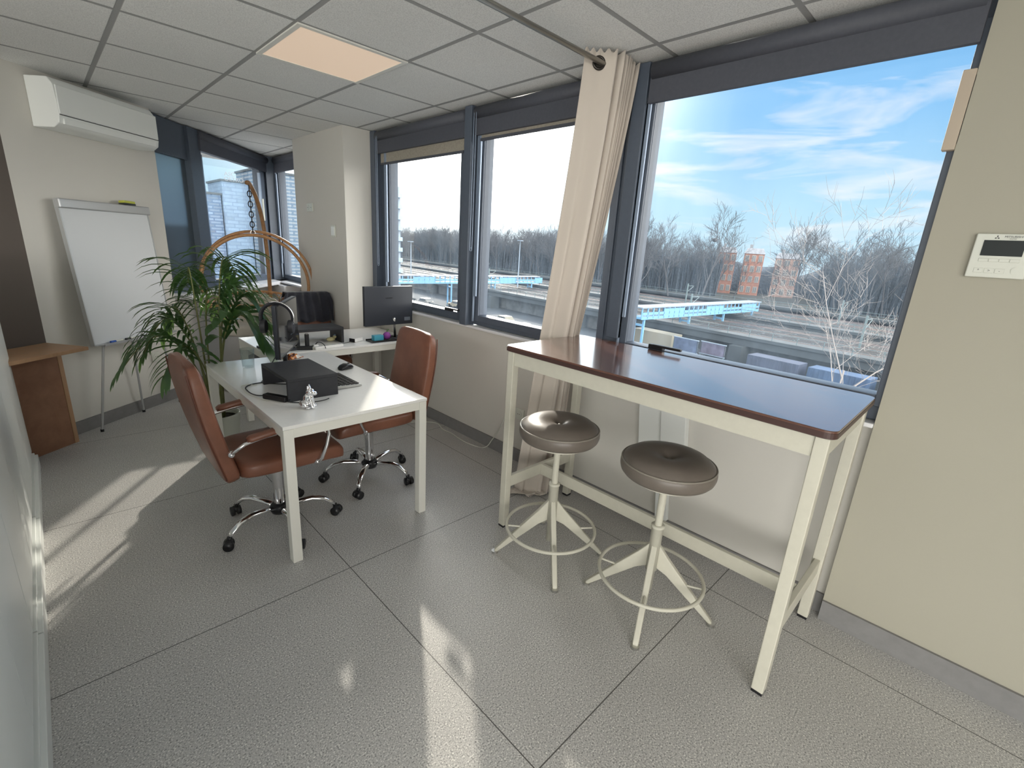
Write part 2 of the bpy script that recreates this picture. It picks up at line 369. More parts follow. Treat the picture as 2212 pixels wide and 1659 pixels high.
# skirtings
struct(MB().box((2.436, 1.0, 0), (2.449, 4.42, 0.10)).box((2.436, 0.24, 0), (2.449, 1.0, 0.10)).build('baseboard_window', M_skirt))
struct(MB().box((2.386, -3.6, 0), (2.399, 0.234, 0.10)).build('baseboard_right', M_skirt))
struct(MB().box((-0.08, -0.014, 0), (1.11, -0.001, 0.10), Mw).build('baseboard_far', M_skirt))
struct(MB().box((2.097, 4.406, 0), (2.109, 5.60, 0.10)).box((2.097, 4.406, 0), (2.436, 4.419, 0.10)).build('baseboard_column', M_skirt))
struct(MB().box((0, 0.006, 0), (WL, 0.019, 0.10), Mo).build('baseboard_oblique', M_skirt))
# walls behind the camera, unseen, with openings invented to let in fill light
rw = MB().box((-3.2, -3.75, 0), (2.72, -3.6, 0.3)).box((-3.2, -3.75, 2.5), (2.72, -3.6, CEIL))
rw.box((-3.2, -3.75, 0.3), (-3.08, -3.6, 2.5)).box((-0.2, -3.75, 0.3), (2.72, -3.6, 2.5))
struct(rw.build('wall_rear', M_wall))
sw = MB().box((-3.35, -3.75, 0), (-3.2, 4.0, 0.3)).box((-3.35, -3.75, 2.5), (-3.2, 4.0, CEIL)).box((-3.35, 2.35, 0.3), (-3.2, 4.0, 2.5)).box((-3.35, -1.3, 0.3), (-3.2, -1.2, 2.5))  # unseen side wall, its open bays invented for fill light
struct(sw.build('wall_side', M_wall))

# ---- windows on the long wall
def window(idx, y0, y1, gy0, gy1, gz0, gz1, handle_y=None):
    w_ = MB()
    w_.box((2.44, y0, 0.99), (2.52, y1, gz0)).box((2.44, y0, gz1), (2.52, y1, CEIL-0.01))
    w_.box((2.44, y0, gz0), (2.52, gy0, gz1)).box((2.44, gy1, gz0), (2.52, y1, gz1))
    f = struct(w_.build('window_%d' % idx, M_frame, bevel=0.004))
    s = MB()
    for (a, b) in ((gy0-0.05, gy0), (gy1, gy1+0.05)): s.box((2.425, a, gz0-0.05), (2.44, b, gz1+0.03))
    s.box((2.425, gy0, gz0-0.05), (2.44, gy1, gz0)).box((2.425, gy0, gz1), (2.44, gy1, gz1+0.03))
    s.build('sash', M_frame, f, bevel=0.004)
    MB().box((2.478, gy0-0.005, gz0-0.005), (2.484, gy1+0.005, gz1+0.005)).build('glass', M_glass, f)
    MB().box((2.404, gy1+0.012, gz0+0.15), (2.415, gy1+0.03, gz1-0.05)).box((2.40, gy1+0.035, 1.02), (2.415, gy1+0.045, gz1)).build('side_rail', M_rail, f)
    if handle_y:
        h = MB().box((2.385, handle_y-0.06, gz0+0.003), (2.416, handle_y+0.03, gz0+0.03)).box((2.37, handle_y-0.17, gz0+0.02), (2.392, handle_y+0.0, gz0+0.034))
        h.build('handle', M_black, f, bevel=0.004)
    return f
window(1, 3.0, 4.40, 3.11, 4.17, 1.06, 2.42, 3.20)
window(2, 1.56, 2.91, 1.70, 2.84, 1.07, 2.42)
window(3, 0.235, 1.56, 0.26, 1.485, 1.10, 2.415, 1.28)
# beyond the column
f4 = window(4, 5.60, 7.10, 5.7, 6.99, 1.06, 2.40)
mu = MB().box((2.36, 2.915, 0.985), (2.45, 2.995, CEIL-0.005)); struct(mu.build('trim_1', M_frame, bevel=0.004))
struct(MB().box((2.385, 1.52, 1.12), (2.44, 1.60, CEIL-0.005)).build('trim_2', M_frame, bevel=0.004))
struct(MB().box((2.37, 4.335, 0.985), (2.45, 4.415, CEIL-0.005)).build('trim_3', M_frame, bevel=0.004))
struct(MB().box((2.385, 0.236, 0.965), (2.52, 4.42, 0.985)).build('trim_4', M_sill, bevel=0.004))
struct(MB().box((2.30, 5.60, 0.965), (2.52, 7.05, 0.985)).build('trim_5', M_sill))
# oblique window : frosted part, mullion, glazed part
w5 = MB()
w5.box((0.0, 0.05, 2.24), (0.60, 0.12, CEIL-0.01), Mo).box((0.0, 0.05, 0.985), (0.60, 0.12, 1.05), Mo)
w5.box((0.55, 0.02, 0.985), (0.74, 0.13, CEIL-0.01), Mo)
w5.box((0.74, 0.05, 0.985), (WL, 0.12, 1.07), Mo).box((0.74, 0.05, 2.37), (WL, 0.12, CEIL-0.01), Mo)
w5.box((WL-0.26, 0.04, 0.985), (WL, 0.13, CEIL-0.01), Mo)
w5o = struct(w5.build('window_5', M_frame, bevel=0.004))
MB().box((-0.02, 0.08, 1.04), (0.57, 0.09, 2.27), Mo).build('frosted_pane', M_frost, w5o)
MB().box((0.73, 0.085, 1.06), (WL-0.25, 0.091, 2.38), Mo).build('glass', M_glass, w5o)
MB().box((0.745, 0.03, 1.05), (0.77, 0.05, 2.33), Mo).box((WL-0.30, 0.02, 1.05), (WL-0.275, 0.05, 2.33), Mo).build('side_rail', M_rail, w5o)
MB().box((WL-0.295, 0.0, 1.75), (WL-0.28, 0.02, 2.02), Mo).build('handle', M_offwhite, w5o, bevel=0.003)
struct(MB().box((0.35, 0.30, -2.0), (1.20, 0.56, 1.62), Mo).build('outer_dark_block', M_frame))  # dark block added outside to darken the lower part of the frosted pane
struct(MB().box((0, -0.16, 0.945), (WL, 0.10, 0.985), Mo).build('trim_6', M_sill))
struct(MB().box((CORN.x-0.10, CORN.y-0.10, 0.98), (CORN.x+0.12, CORN.y+0.14, CEIL-0.005)).build('trim_7', M_frame))
struct(MB().box((CORN.x-0.16, CORN.y-0.62, 0.0), (CORN.x+0.05, CORN.y-0.02, 0.944)).build('trim_8', M_sill))

# roller blinds
def blind(name_label, y0, y1, zb, cassette_z=2.43, M=None, xf=2.36, drop_mat=None):
    t = empty('roller_blind', (0, 0, 0)); tag(t, name_label, 'blind', 'roller blinds over the windows')
    def bx(a, b):
        return (a, b)
    if M is None:
        a = MB().tube([(xf+0.035, y0+0.02, CEIL-0.055), (xf+0.035, y1-0.02, CEIL-0.055)], 0.042, 20); a.build('roller_tube', M_cass, t, smooth=True)
        MB().box((xf+0.02, y0+0.01, CEIL-0.20), (xf+0.045, y1-0.01, CEIL-0.05)).build('headbox', M_cass, t)
        MB().box((xf+0.045, y0+0.05, zb), (xf+0.052, y1-0.05, CEIL-0.06)).build('fabric', drop_mat or M_blind, t)
        MB().box((xf+0.04, y0+0.05, zb-0.012), (xf+0.054, y1-0.05, zb+0.006)).build('bottom_bar', M_cass, t)
    else:
        MB().tube([M @ V(y0+0.02, xf+0.035, CEIL-0.055), M @ V(y1-0.02, xf+0.035, CEIL-0.055)], 0.042, 20).build('roller_tube', M_cass, t, smooth=True)
        MB().box((y0+0.01, xf+0.02, CEIL-0.20), (y1-0.01, xf+0.045, CEIL-0.05), M).build('headbox', M_cass, t)
        MB().box((y0+0.05, xf+0.035, zb), (y1-0.05, xf+0.045, CEIL-0.06), M).build('fabric', drop_mat or M_cass, t)
    return t
b1 = blind('roller blind with beige fabric partly down, over the window by the white column', 3.0, 4.33, 2.275)
b2 = blind('dark roller blind rolled nearly up between the grey mullion and the curtain', 1.60, 2.91, 2.335)
b3 = blind('wide dark roller blind rolled up above the largest window, right of the curtain', 0.24, 1.515, 2.395, drop_mat=M_cass)
b4 = blind('small dark roller blind above the narrow window behind the white column', 5.61, 7.0, 2.38, drop_mat=M_cass)
b5 = blind('dark roller blind above the far left window behind the hanging chair', 0.70, WL-0.1, 2.37, M=Mo, xf=-0.02)
for t, yy, zl in ((b1, 4.27, 1.35), (b2, 2.87, 1.55)):
    c = MB()
    for s_ in (-0.012, 0.012): c.tube([(2.355, yy+s_, CEIL-0.06), (2.355, yy+s_, zl+0.02)], 0.0022, 5)
    c.torus((2.355, yy, zl+0.02), 0.012, 0.0022, 16, 5, (Y_, Z_)); c.build('pull_chain', M_rail, t)

# ceiling light panel (the lit one) : tile x 1.04..1.64, y 2.6..3.2
lt = empty('ceiling_light', (1.34, 2.90, CEIL)); tag(lt, 'square recessed ceiling light panel glowing warm beige among the ceiling tiles', 'light')
fr = MB()
for a, b in (((-.3, -.3, -.008), (.3, -.275, -.001)), ((-.3, .275, -.008), (.3, .3, -.001)), ((-.3, -.275, -.008), (-.275, .275, -.001)), ((.275, -.275, -.008), (.3, .275, -.001))): fr.box(a, b)
fr.build('frame', M_wmetal, lt)
MB().box((-.275, -.275, -.006), (.275, .275, -.002)).build('diffuser', M_lamp, lt)

# ================================================================== SMALL THINGS ON WALLS
def switch(label, c, ux, nrm, w_, h_, rockers, cat='switch', name='light_switch', holes=False):
    t = empty(name, c); tag(t, label, cat)
    ux = Vector(ux); nrm = Vector(nrm)
    mm = Matrix((ux, Z_, nrm)).transposed().to_4x4()
    MB().box((-w_/2, -h_/2, 0.0), (w_/2, h_/2, 0.012), mm).build('plate', M_offwhite, t, bevel=0.003)
    for i in range(rockers):
        x = (-w_/2+w_*(i+0.5)/rockers)
        if holes:
            MB().cyl(mm @ V(x, 0, 0.004), mm @ V(x, 0, 0.0145), min(w_/rockers, h_)*0.36, 20).build('socket_well', M_offwhite, t)
            q = MB()
            for s_ in (-0.009, 0.009): q.cyl(mm @ V(x+s_, 0, 0.012), mm @ V(x+s_, 0, 0.0155), 0.0032, 8)
            q.build('pin_holes', M_black, t)
        else:
            MB().box((x-w_/rockers*0.38, -h_*0.36, 0.010), (x+w_/rockers*0.38, h_*0.36, 0.017), mm).build('rocker', M_ac, t, bevel=0.002)
    return t
switch('small white double socket high on the white column, nearest the far corner', (2.109, 5.21, 1.88), (0, -1, 0), (-1, 0, 0), 0.15, 0.08, 2, 'socket', 'wall_socket', True)
switch('white rocker switch on the white column, lower and nearer than the double socket', (2.109, 4.675, 1.655), (0, -1, 0), (-1, 0, 0), 0.09, 0.115, 1)
switch('white double wall socket low on the wall behind the bar table leg', (2.449, 2.38, 0.39), (0, -1, 0), (-1, 0, 0), 0.20, 0.085, 2, 'socket', 'wall_socket', True)
t_ = P0+DD*0.796-NN*0.0+V(0, 0, 0.45)
switch('white wall socket under the flipchart, low on the far wall', t_+NN*0.001, DD, NN, 0.085, 0.085, 1, 'socket', 'wall_socket', True)

# thermostat controller on the right wall
th = empty('wall_thermostat', (2.399, 0.03, 1.673)); tag(th, 'cream wall thermostat with dark display and buttons, right of the large window', 'thermostat')
mm = Matrix((V(0, -1, 0), Z_, V(-1, 0, 0))).transposed().to_4x4()
MB().box((-.0755, -.074, 0), (.0755, .074, .018), mm).build('housing', M_offwhite, th, bevel=0.004)
MB().box((-.052, .0, .0185), (.052, .052, .0200), mm).build('display', mat('lcd', (0.012, 0.017, 0.017), 0.35, spec=0.2), th)
fb = MB()
for i in range(4): MB().box((-.052+i*.0262, -.020, .018), (-.052+i*.0262+.0245, -.009, .0205), mm).build('function_button', M_offwhite, th, bevel=0.001)
for i in range(3): MB().box((-.056+i*.027, -.058, .018), (-.056+i*.027+.024, -.042, .0198), mm).build('arrow_button', M_offwhite, th, bevel=0.002)
MB().cyl(mm @ V(.050, -.047, .017), mm @ V(.050, -.047, .0205), .013, 24).build('power_button', M_offwhite, th)
M_ink = mat('grey_ink', (0.06, 0.06, 0.06), 0.6)
text('lettering', 'MITSUBISHI', 0.009, M_ink, th, mm @ V(.018, .064, .0183), (0, -1, 0), Z_)
text('lettering', 'ELECTRIC', 0.004, M_ink, th, mm @ V(.018, .057, .0183), (0, -1, 0), Z_)
lg = MB()
for a in (90, 210, 330):
    a0 = R(a); d = V(math.cos(a0), math.sin(a0), 0); p = V(-d.y, d.x, 0); c0 = V(-.022, .061, .0185)
    lg.add([mm @ (c0+d*0.0005), mm @ (c0+d*.004+p*.0024), mm @ (c0+d*.0075), mm @ (c0+d*.004-p*.0024)], [(0, 1, 2, 3)])
lg.build('diamond_mark', M_ink, th)
for i, ch in enumerate(('*', '>', '-')): text('symbol', ch, 0.012, M_ink, th, mm @ V(-.044+i*.027, -.050, .0201), (0, -1, 0), Z_)

# beige strip on the right window jamb
js = empty('jamb_bracket', (2.43, 0.245, 2.03)); tag(js, 'narrow beige bracket fixed on the right jamb of the large window', 'bracket')
MB().box((-0.035, -0.009, 0), (0.0, 0.028, 0.255)).build('cover', mat('beige_strip', (0.50, 0.42, 0.33), 0.5), js, bevel=0.003)
MB().box((-0.03, -0.011, 0.02), (-0.005, -0.004, 0.235)).build('inner_channel', M_blackm, js)

# air conditioner on the far wall
ac = empty('air_conditioner', tuple(P0+DD*0.13+V(0, 0, 2.20))); ac.rotation_euler = (0, 0, math.atan2(DD.y, DD.x))
tag(ac, 'white wall mounted air conditioner high on the far left wall', 'air conditioner')
prof = [(-0.001, 0.0), (-0.16, 0.0), (-0.205, 0.03), (-0.215, 0.075), (-0.205, 0.26), (-0.17, 0.305), (-0.001, 0.31)]
a = MB(); a.loft([[V(x, y, zz) for y, zz in prof] for x in (0.0, 0.80)]); a.build('body', M_ac, ac, bevel=0.006)
MB().box((0.006, -0.2195, 0.085), (0.794, -0.21, 0.26)).build('front_panel', M_ac, ac, bevel=0.004)
MB().box((0.03, -0.2155, 0.026), (0.77, -0.20, 0.064)).build('louver', M_ac, ac, bevel=0.003)
MB().box((0.006, -0.2165, 0.078), (0.794, -0.21, 0.083)).build('panel_gap', M_blackm, ac)

# ================================================================== FLIPCHART
fc = empty('flipchart_easel', tuple(P0+DD*0.09+NN*0.12)); fc.rotation_euler = (0, 0, math.atan2(DD.y, DD.x))
tag(fc, 'white flipchart whiteboard on thin grey legs leaning by the far left wall', 'flipchart')
# local: x along wall, -y into the room
Mb = Matrix.Translation(V(0.03, -0.035, 0.70)) @ Matrix.Rotation(R(-4.5), 4, 'X')
MB().box((0, -0.012, 0), (0.72, 0.012, 1.03), Mb).build('board', M_board, fc, bevel=0.003)
e = MB(); e.box((-0.008, -0.016, -0.008), (0.0, 0.016, 1.04), Mb).box((0.72, -0.016, -0.008), (0.728, 0.016, 1.04), Mb).box((0, -0.016, -0.01), (0.72, 0.016, 0.0), Mb); e.build('edge_trim', M_alu, fc)
MB().box((-0.01, -0.035, 0.985), (0.735, 0.016, 1.05), Mb).build('clamp_bar', M_alu, fc, bevel=0.008)
MB().box((0.02, -0.075, -0.012), (0.70, -0.012, -0.004), Mb).box((0.02, -0.077, -0.012), (0.70, -0.073, 0.004), Mb).build('pen_tray', M_alu, fc)
for x0, x1, y0, y1 in ((0.10, 0.0, -0.0, 0.0), (0.62, 0.78, -0.0, 0.0)):
    l_ = MB().tube([Mb @ V(x0, 0.02, 0.02), V(x1, y0, 0.012)], 0.0085, 10).build('leg', M_alu, fc)
    MB().cyl((x1, y0, 0), (x1, y0, 0.02), 0.012, 12).build('foot', M_black, l_)
l_ = MB().tube([Mb @ V(0.36, 0.03, 0.10), V(0.46, 0.075, 0.012)], 0.0085, 10).build('leg', M_alu, fc)
MB().cyl((0.46, 0.075, 0), (0.46, 0.075, 0.02), 0.012, 12).build('foot', M_black, l_)
Fm = Matrix.Translation(fc.location) @ Matrix.Rotation(fc.rotation_euler[2], 4, 'Z') @ Mb
er = empty('board_eraser'); er.matrix_world = Fm @ Matrix.Translation(V(0.555, -0.01, 1.051)) @ Matrix.Rotation(R(8), 4, 'Z')
tag(er, 'yellow green board eraser lying on top of the flipchart', 'eraser')
MB().box((-0.06, -0.024, 0.0), (0.06, 0.024, 0.012)).build('felt', M_blackm, er)
MB().box((-0.06, -0.024, 0.012), (0.06, 0.024, 0.032)).build('grip', mat('lime_plastic', (0.50, 0.52, 0.07), 0.5), er, bevel=0.005)
for i, (x, colr, nm) in enumerate(((0.16, (0.02, 0.09, 0.40), 'blue'), (0.29, (0.02, 0.02, 0.02), 'black'))):
    mk = empty('marker_pen'); mk.matrix_world = Fm @ Matrix.Translation(V(x, -0.042, 0.005))
    tag(mk, nm+' capped white marker pen lying in the flipchart tray', 'marker')
    MB().cyl((-0.045, 0, 0), (0.045, 0, 0), 0.0085, 12).build('barrel', M_offwhite, mk)
    MB().cyl((-0.06, 0, 0), (-0.018, 0, 0), 0.0092, 12).build('cap', mat('cap_'+nm, colr, 0.4), mk)

# ================================================================== WOODEN COUNTER at the left, cabinets
ct = empty('wooden_counter', tuple(P0-DD*0.11+NN*0.02)); ct.rotation_euler = (0, 0, math.atan2(DD.y, DD.x))
tag(ct, 'brown wooden counter with overhanging top beside the flipchart', 'counter')
MB().box((-0.50, -0.34, 0.725), (0.01, -0.0, 0.75)).build('top', M_lightwood, ct, bevel=0.002)
MB().box((-0.50, -0.115, 0.0), (-0.03, -0.09, 0.724)).build('front_panel', M_brownwood, ct)
MB().box((-0.029, -0.118, 0.0), (0.0, -0.0, 0.724)).build('side_panel', M_lightwood, ct)
ytop = 4.27
for i, (ya, yb, lab) in enumerate(((3.25, 4.235, 'white cabinet unit of the left row, farthest, next to the wooden counter'),
                                   (2.24, 3.245, 'white cabinet unit second from the far end, with sunlight on its plinth'),
                                   (1.23, 2.235, 'white cabinet unit second from the camera in the left row'),
                                   (0.22, 1.225, 'white cabinet unit nearest the camera, cut by the lower left frame edge'))):
    cb = empty('storage_cabinet', (-0.25, (ya+yb)/2, 0)); tag(cb, lab, 'cabinet', 'white cabinets along the left side')
    h = (yb-ya)/2
    MB().box((-0.35, -h, 0.10), (0.0, h, 1.38)).build('body', M_cab, cb)
    MB().box((-0.35, -h, 0.0), (0.045, h-0.002, 0.085)).box((-0.35, -h, 0.085), (0.030, h-0.002, 0.099)).build('plinth', M_cab, cb, bevel=0.003)
    for s_ in (0, 1):
        y0 = -h+0.004 if s_ == 0 else 0.002; y1 = -0.002 if s_ == 0 else h-0.004
        MB().box((0.0005, y0, 0.115), (0.020, y1, 1.375)).build('door', M_cab, cb, bevel=0.002)

# ================================================================== DESKS
def desk(label, x0, x1, y0, y1, H=0.74, lw=0.05):
    t = empty('office_desk', ((x0+x1)/2, (y0+y1)/2, 0)); tag(t, label, 'desk')
    hx, hy = (x1-x0)/2, (y1-y0)/2
    MB().box((-hx, -hy, H-0.018), (hx, hy, H)).build('tabletop', M_white, t, bevel=0.002)
    ap = MB()
    ap.box((-hx+lw, -hy+0.004, H-0.065), (hx-lw, -hy+0.024, H-0.0185)).box((-hx+lw, hy-0.024, H-0.065), (hx-lw, hy-0.004, H-0.0185))
    ap.box((-hx+0.004, -hy+lw, H-0.065), (-hx+0.024, hy-lw, H-0.0185)).box((hx-0.024, -hy+lw, H-0.065), (hx-0.004, hy-lw, H-0.0185))
    ap.build('apron', M_wmetal, t)
    for sx in (-1, 1):
        for sy in (-1, 1):
            xa, xb = sorted((sx*(hx-0.002), sx*(hx-lw))); ya, yb = sorted((sy*(hy-0.002), sy*(hy-lw)))
            MB().box((xa, ya, 0), (xb, yb, H-0.0185)).build('leg', M_wmetal, t, bevel=0.003)
    return t
desk('white office desk in front with black riser, keyboard and mouse on it', 0.687, 1.485, 2.16, 3.57)
desk('white office desk across the far end, standing by the white column', 1.10, 2.37, 3.625, 4.37)
DZ = 0.74

# ================================================================== OFFICE CHAIRS
def rounded_slab(rings_spec):
    m_ = MB(); m_.loft(rings_spec); return m_
def make_chair(label):
    t = empty('office_chair', (0, 0, 0)); tag(t, label, 'chair', 'cognac leather office chairs')
    # backrest, local +x = forward
    N = 16; rg = []
    def bc(k):
        zz = 0.425+0.60*k; x = -0.255-0.02*math.sin(k*PI)-0.115*k**1.15
        return x, zz
    for i in range(N+1):
        k = i/N; x, zz = bc(k)
        x2, z2 = bc(min(1, k+0.02)); x1, z1 = bc(max(0, k-0.02)); tn = V(x2-x1, 0, z2-z1).normalized(); nr = V(tn.z, 0, -tn.x)
        hw = 0.240*(1-0.15*k**8); th_ = 0.040*(1-0.35*k**8)*(0.7 if i in (0, N) else 1)
        if i in (0, N): hw *= 0.93
        rg.append(superring((x, 0, zz), Y_, nr, hw, th_, 6, 40))
    MB().loft(rg).build('backrest', M_leather, t, smooth=True, sub=1)
    for s_ in (-1, 1):
        sm = MB(); pts = []
        for i in range(N-1):
            k = (i+1)/N; x, zz = bc(k); hw = 0.240*(1-0.15*k**8)
            pts.append((x-0.030, s_*(hw-0.002), zz))
        sm.tube(pts, 0.0035, 6); sm.build('seam', M_seam, t)
    # seat
    rg = []
    prof = [(-0.235, 0.47, 0.80, 0.036), (-0.21, 0.472, 0.97, 0.047), (-0.10, 0.470, 1, 0.050), (0.05, 0.470, 1.02, 0.050), (0.18, 0.472, 1.02, 0.052), (0.25, 0.466, 1.0, 0.052), (0.285, 0.452, 0.96, 0.042), (0.298, 0.442, 0.86, 0.024)]
    for x, zz, kw, th_ in prof: rg.append(superring((x, 0, zz), Y_, Z_, 0.245*kw, th_, 4.5, 40))
    MB().loft(rg).build('seat', M_leather, t, smooth=True, sub=1)
    # armrests
    for s_ in (-1, 1):
        y = s_*0.268
        path = [(-0.265, y-s_*0.02, 0.595), (-0.25, y, 0.615), (-0.21, y, 0.638), (-0.14, y, 0.652), (0.02, y, 0.668), (0.10, y, 0.672), (0.155, y, 0.662), (0.185, y, 0.635), (0.190, y, 0.60), (0.175, y, 0.54), (0.145, y, 0.47), (0.13, y-s_*0.02, 0.445)]
        arm = MB().tube(path, 0.0125, 12, flat=(1.15, 0.75)); arm.ball(path[0], 0.018, 8); arm.ball(path[-1], 0.017, 8)
        ao = arm.build('armrest', M_chrome, t, smooth=True)
        MB().loft([superring((x, y, zz+0.018), Y_, Z_, 0.026*k, 0.015*k, 3, 16) for x, zz, k in ((-0.20, 0.640, 0.6), (-0.185, 0.643, 1), (-0.05, 0.660, 1), (0.09, 0.674, 1), (0.105, 0.674, 0.6))]).build('arm_pad', M_leather, ao, smooth=True)
    # column and star base
    MB().box((-0.10, -0.08, 0.395), (0.10, 0.08, 0.42)).build('mechanism', M_black, t, bevel=0.01)
    MB().cyl((0, 0, 0.25), (0, 0, 0.40), 0.026, 20).build('column_sleeve', M_black, t, smooth='auto')
    MB().cyl((0, 0, 0.10), (0, 0, 0.34), 0.0285, 20).build('gas_lift', M_chrome, t)
    MB().lathe([(0.0, 0.075), (0.045, 0.078), (0.050, 0.09), (0.050, 0.12), (0.036, 0.135), (0.0, 0.136)], n=24).build('hub', M_black, t, smooth=True)
    for i in range(5):
        a_ = R(BASE_A+72*i); d = V(math.cos(a_), math.sin(a_), 0)
        pts = [d*0.03+V(0, 0, 0.105), d*0.10+V(0, 0, 0.125), d*0.17+V(0, 0, 0.132), d*0.23+V(0, 0, 0.120), d*0.275+V(0, 0, 0.088), d*0.292+V(0, 0, 0.062)]
        lg_ = MB().tube(pts, [0.019, 0.019, 0.018, 0.017, 0.015, 0.013], 12, flat=(1.15, 0.8)).build('base_arm', M_chrome, t, smooth=True)
        cw = d*0.30; sd_ = V(-d.y, d.x, 0); tw = (sd_*math.cos(R(35))+d*math.sin(R(35)))
        q = MB()
        for s_ in (-1, 1):
            q.cyl(cw+tw*s_*0.006+V(0, 0, 0.0265), cw+tw*s_*0.026+V(0, 0, 0.0265), 0.0262, 20)
        q.ball(cw+V(0, 0, 0.036), 0.022, 8); q.cyl(cw*0.975+V(0, 0, 0.045), cw*0.975+V(0, 0, 0.07), 0.012, 10)
        q.build('caster', M_black, lg_, smooth='auto')
    return t
BASE_A = -20
ch1 = make_chair('cognac leather office chair nearest the camera, left of the front desk')
ch1.location = (0.77, 2.57, 0); ch1.rotation_euler = (0, 0, 0)
ch2 = copy_tree(ch1); ch2['label'] = 'cognac leather office chair between the white desk and the window wall'
ch2.location = (1.435, 2.775, 0); ch2.rotation_euler = (0, 0, R(176))
ch3 = copy_tree(ch1); ch3['label'] = 'cognac leather office chair behind the far desk, with a dark jacket over its back'
ch3.location = (1.80, 4.47, 0); ch3.rotation_euler = (0, 0, R(-96))
for o in (ch1,):
    pass

# jacket over chair 3
jk = MB(); rng = random.Random(5)
Mj = Matrix.Translation(ch3.location) @ Matrix.Rotation(ch3.rotation_euler[2], 4, 'Z')
NU, NV = 34, 24
top = []
for i in range(NV+1):
    row = []
    k = i/NV   # 0 front bottom -> over top -> back bottom
    L = 0.26+0.42
    sdist = k*L
    for j in range(NU+1):
        y = (j/NU-0.5)*0.46+0.03
        fold = 0.010*math.sin(j*1.1+k*4)+0.008*math.sin(j*0.5-k*9)
        edge = 0.05*math.sin(j*0.55)
        if sdist < 0.26:
            dz = 0.26-sdist; q_ = 1.03-dz*(1.0+edge*(0.6)); x = -0.255-0.115*((q_-0.425)/0.6)+0.052+fold
            q_ = min(q_, 1.035)
        else:
            dz = sdist-0.26; q_ = 1.045-dz; x = -0.255-0.115*((q_-0.425)/0.6)-0.06+fold
        if abs(sdist-0.26) < 0.03: q_ = 1.052
        row.append(Mj @ V(x, y*(1-0.10*max(0, (q_-0.98)/0.07)), q_))
    top.append(row)
vs = [p for r_ in top for p in r_]; fs = []
for i in range(NV):
    for j in range(NU): fs.append((i*(NU+1)+j, i*(NU+1)+j+1, (i+1)*(NU+1)+j+1, (i+1)*(NU+1)+j))
jo = MB().add(vs, fs).build('jacket', M_jacket, smooth=True)
md = jo.modifiers.new('solid', 'SOLIDIFY'); md.thickness = 0.012; md.offset = 0
tag(jo, 'dark navy jacket draped over the back of the far chair', 'jacket')

# ================================================================== THINGS ON THE FRONT DESK
def riser(label, x0, x1, y0, y1, h, open_x=True, th=0.018):
    t = empty('desk_riser', ((x0+x1)/2, (y0+y1)/2, DZ)); tag(t, label, 'monitor riser')
    hx, hy = (x1-x0)/2, (y1-y0)/2
    MB().box((-hx, -hy, h-th), (hx, hy, h)).build('top', M_blackm, t, bevel=0.0015)
    if open_x:
        for s_ in (-1, 1):
            a_, b_ = sorted((s_*hy, s_*(hy-th))); MB().box((-hx, a_, 0), (hx, b_, h-th-0.0003)).build('side_panel', M_blackm, t, bevel=0.0015)
    else:
        for s_ in (-1, 1):
            a_, b_ = sorted((s_*hx, s_*(hx-th))); MB().box((a_, -hy, 0), (b_, hy, h-th-0.0003)).build('side_panel', M_blackm, t, bevel=0.0015)
    return t
riser('black desk riser box in the middle of the front desk', 0.835, 1.108, 2.495, 2.905, 0.125)
def monitor(label, c, face, w_, h_, zb, foot, logo=None, slant=None, tilt=0):
    """c = centre of the bottom edge (x, y); face = unit vector the screen looks to"""
    face = Vector(face).normalized(); ux = V(-face.y, face.x, 0)
    t = empty('computer_monitor', (c[0], c[1], 0)); tag(t, label, 'monitor')
    mm_ = Matrix((ux, -face, Z_)).transposed().to_4x4(); mm_.translation = V(0, 0, zb)     # local x = width, y = back
    mm_ = mm_ @ Matrix.Rotation(R(tilt), 4, 'X')
    MB().box((-w_/2, 0, 0), (w_/2, 0.024, h_), mm_).build('back_shell', M_monback, t, bevel=0.004)
    MB().box((-w_/2, -0.006, 0), (w_/2, -0.0002, h_), mm_).build('bezel', M_black, t, bevel=0.002)
    MB().box((-w_/2+0.006, -0.0075, 0.014), (w_/2-0.006, -0.0062, h_-0.006), mm_).build('screen', M_screen, t)
    st = MB(); bb = mm_ @ V(0, 0.03, 0.07)
    fx, fy, fz = foot
    if slant: st.tube([mm_ @ V(slant[0], 0.03, 0.06), V(slant[1], slant[2], fz+0.01)], 0.012, 10)
    else: st.tube([bb, V(bb.x, bb.y, fz+0.01)], 0.014, 10)
    st.build('stand_neck', M_steel if slant else M_black, t, smooth='auto')
    return t, mm_
mdir = V(0.522, 0.853, 0).normalized(); mface = V(mdir.y, -mdir.x, 0)
m1, mm1 = monitor('black computer monitor seen almost edge on, standing behind the front riser', (0.946+mdir.x*0.27, 2.926+mdir.y*0.27), mface, 0.54, 0.325, 0.868, (0, 0, DZ))
MB().loft([superring((-0.02, 0.0, z_), X_, Y_, 0.11*k_, 0.09*k_, 4, 24) for z_, k_ in ((DZ, 1), (DZ+0.008, 1), (DZ+0.011, 0.96))]).build('stand_foot', M_black, m1, smooth='auto')
m2, mm2 = monitor('black computer monitor on the far desk with its back to the camera', (2.125, 3.70), (-0.03, 1, 0), 0.475, 0.335, 0.885, (0, 0, DZ), slant=(-0.04, 0.12, 0.09), tilt=0)
MB().loft([superring((0.11, 0.10, z_), X_, Y_, 0.09*k_, 0.08*k_, 4, 24) for z_, k_ in ((DZ, 1), (DZ+0.008, 1), (DZ+0.011, 0.96))]).build('stand_foot', M_blackm, m2, smooth='auto')
M_logo = mat('logo_grey', (0.10, 0.11, 0.12), 0.3)
text('lettering', 'SAMSUNG', 0.016, mat('logo_dark', (0.004, 0.004, 0.005), 0.3), m2, mm2 @ V(0.0, 0.0248, 0.235), mm2.to_3x3() @ V(-1, 0, 0), Z_)
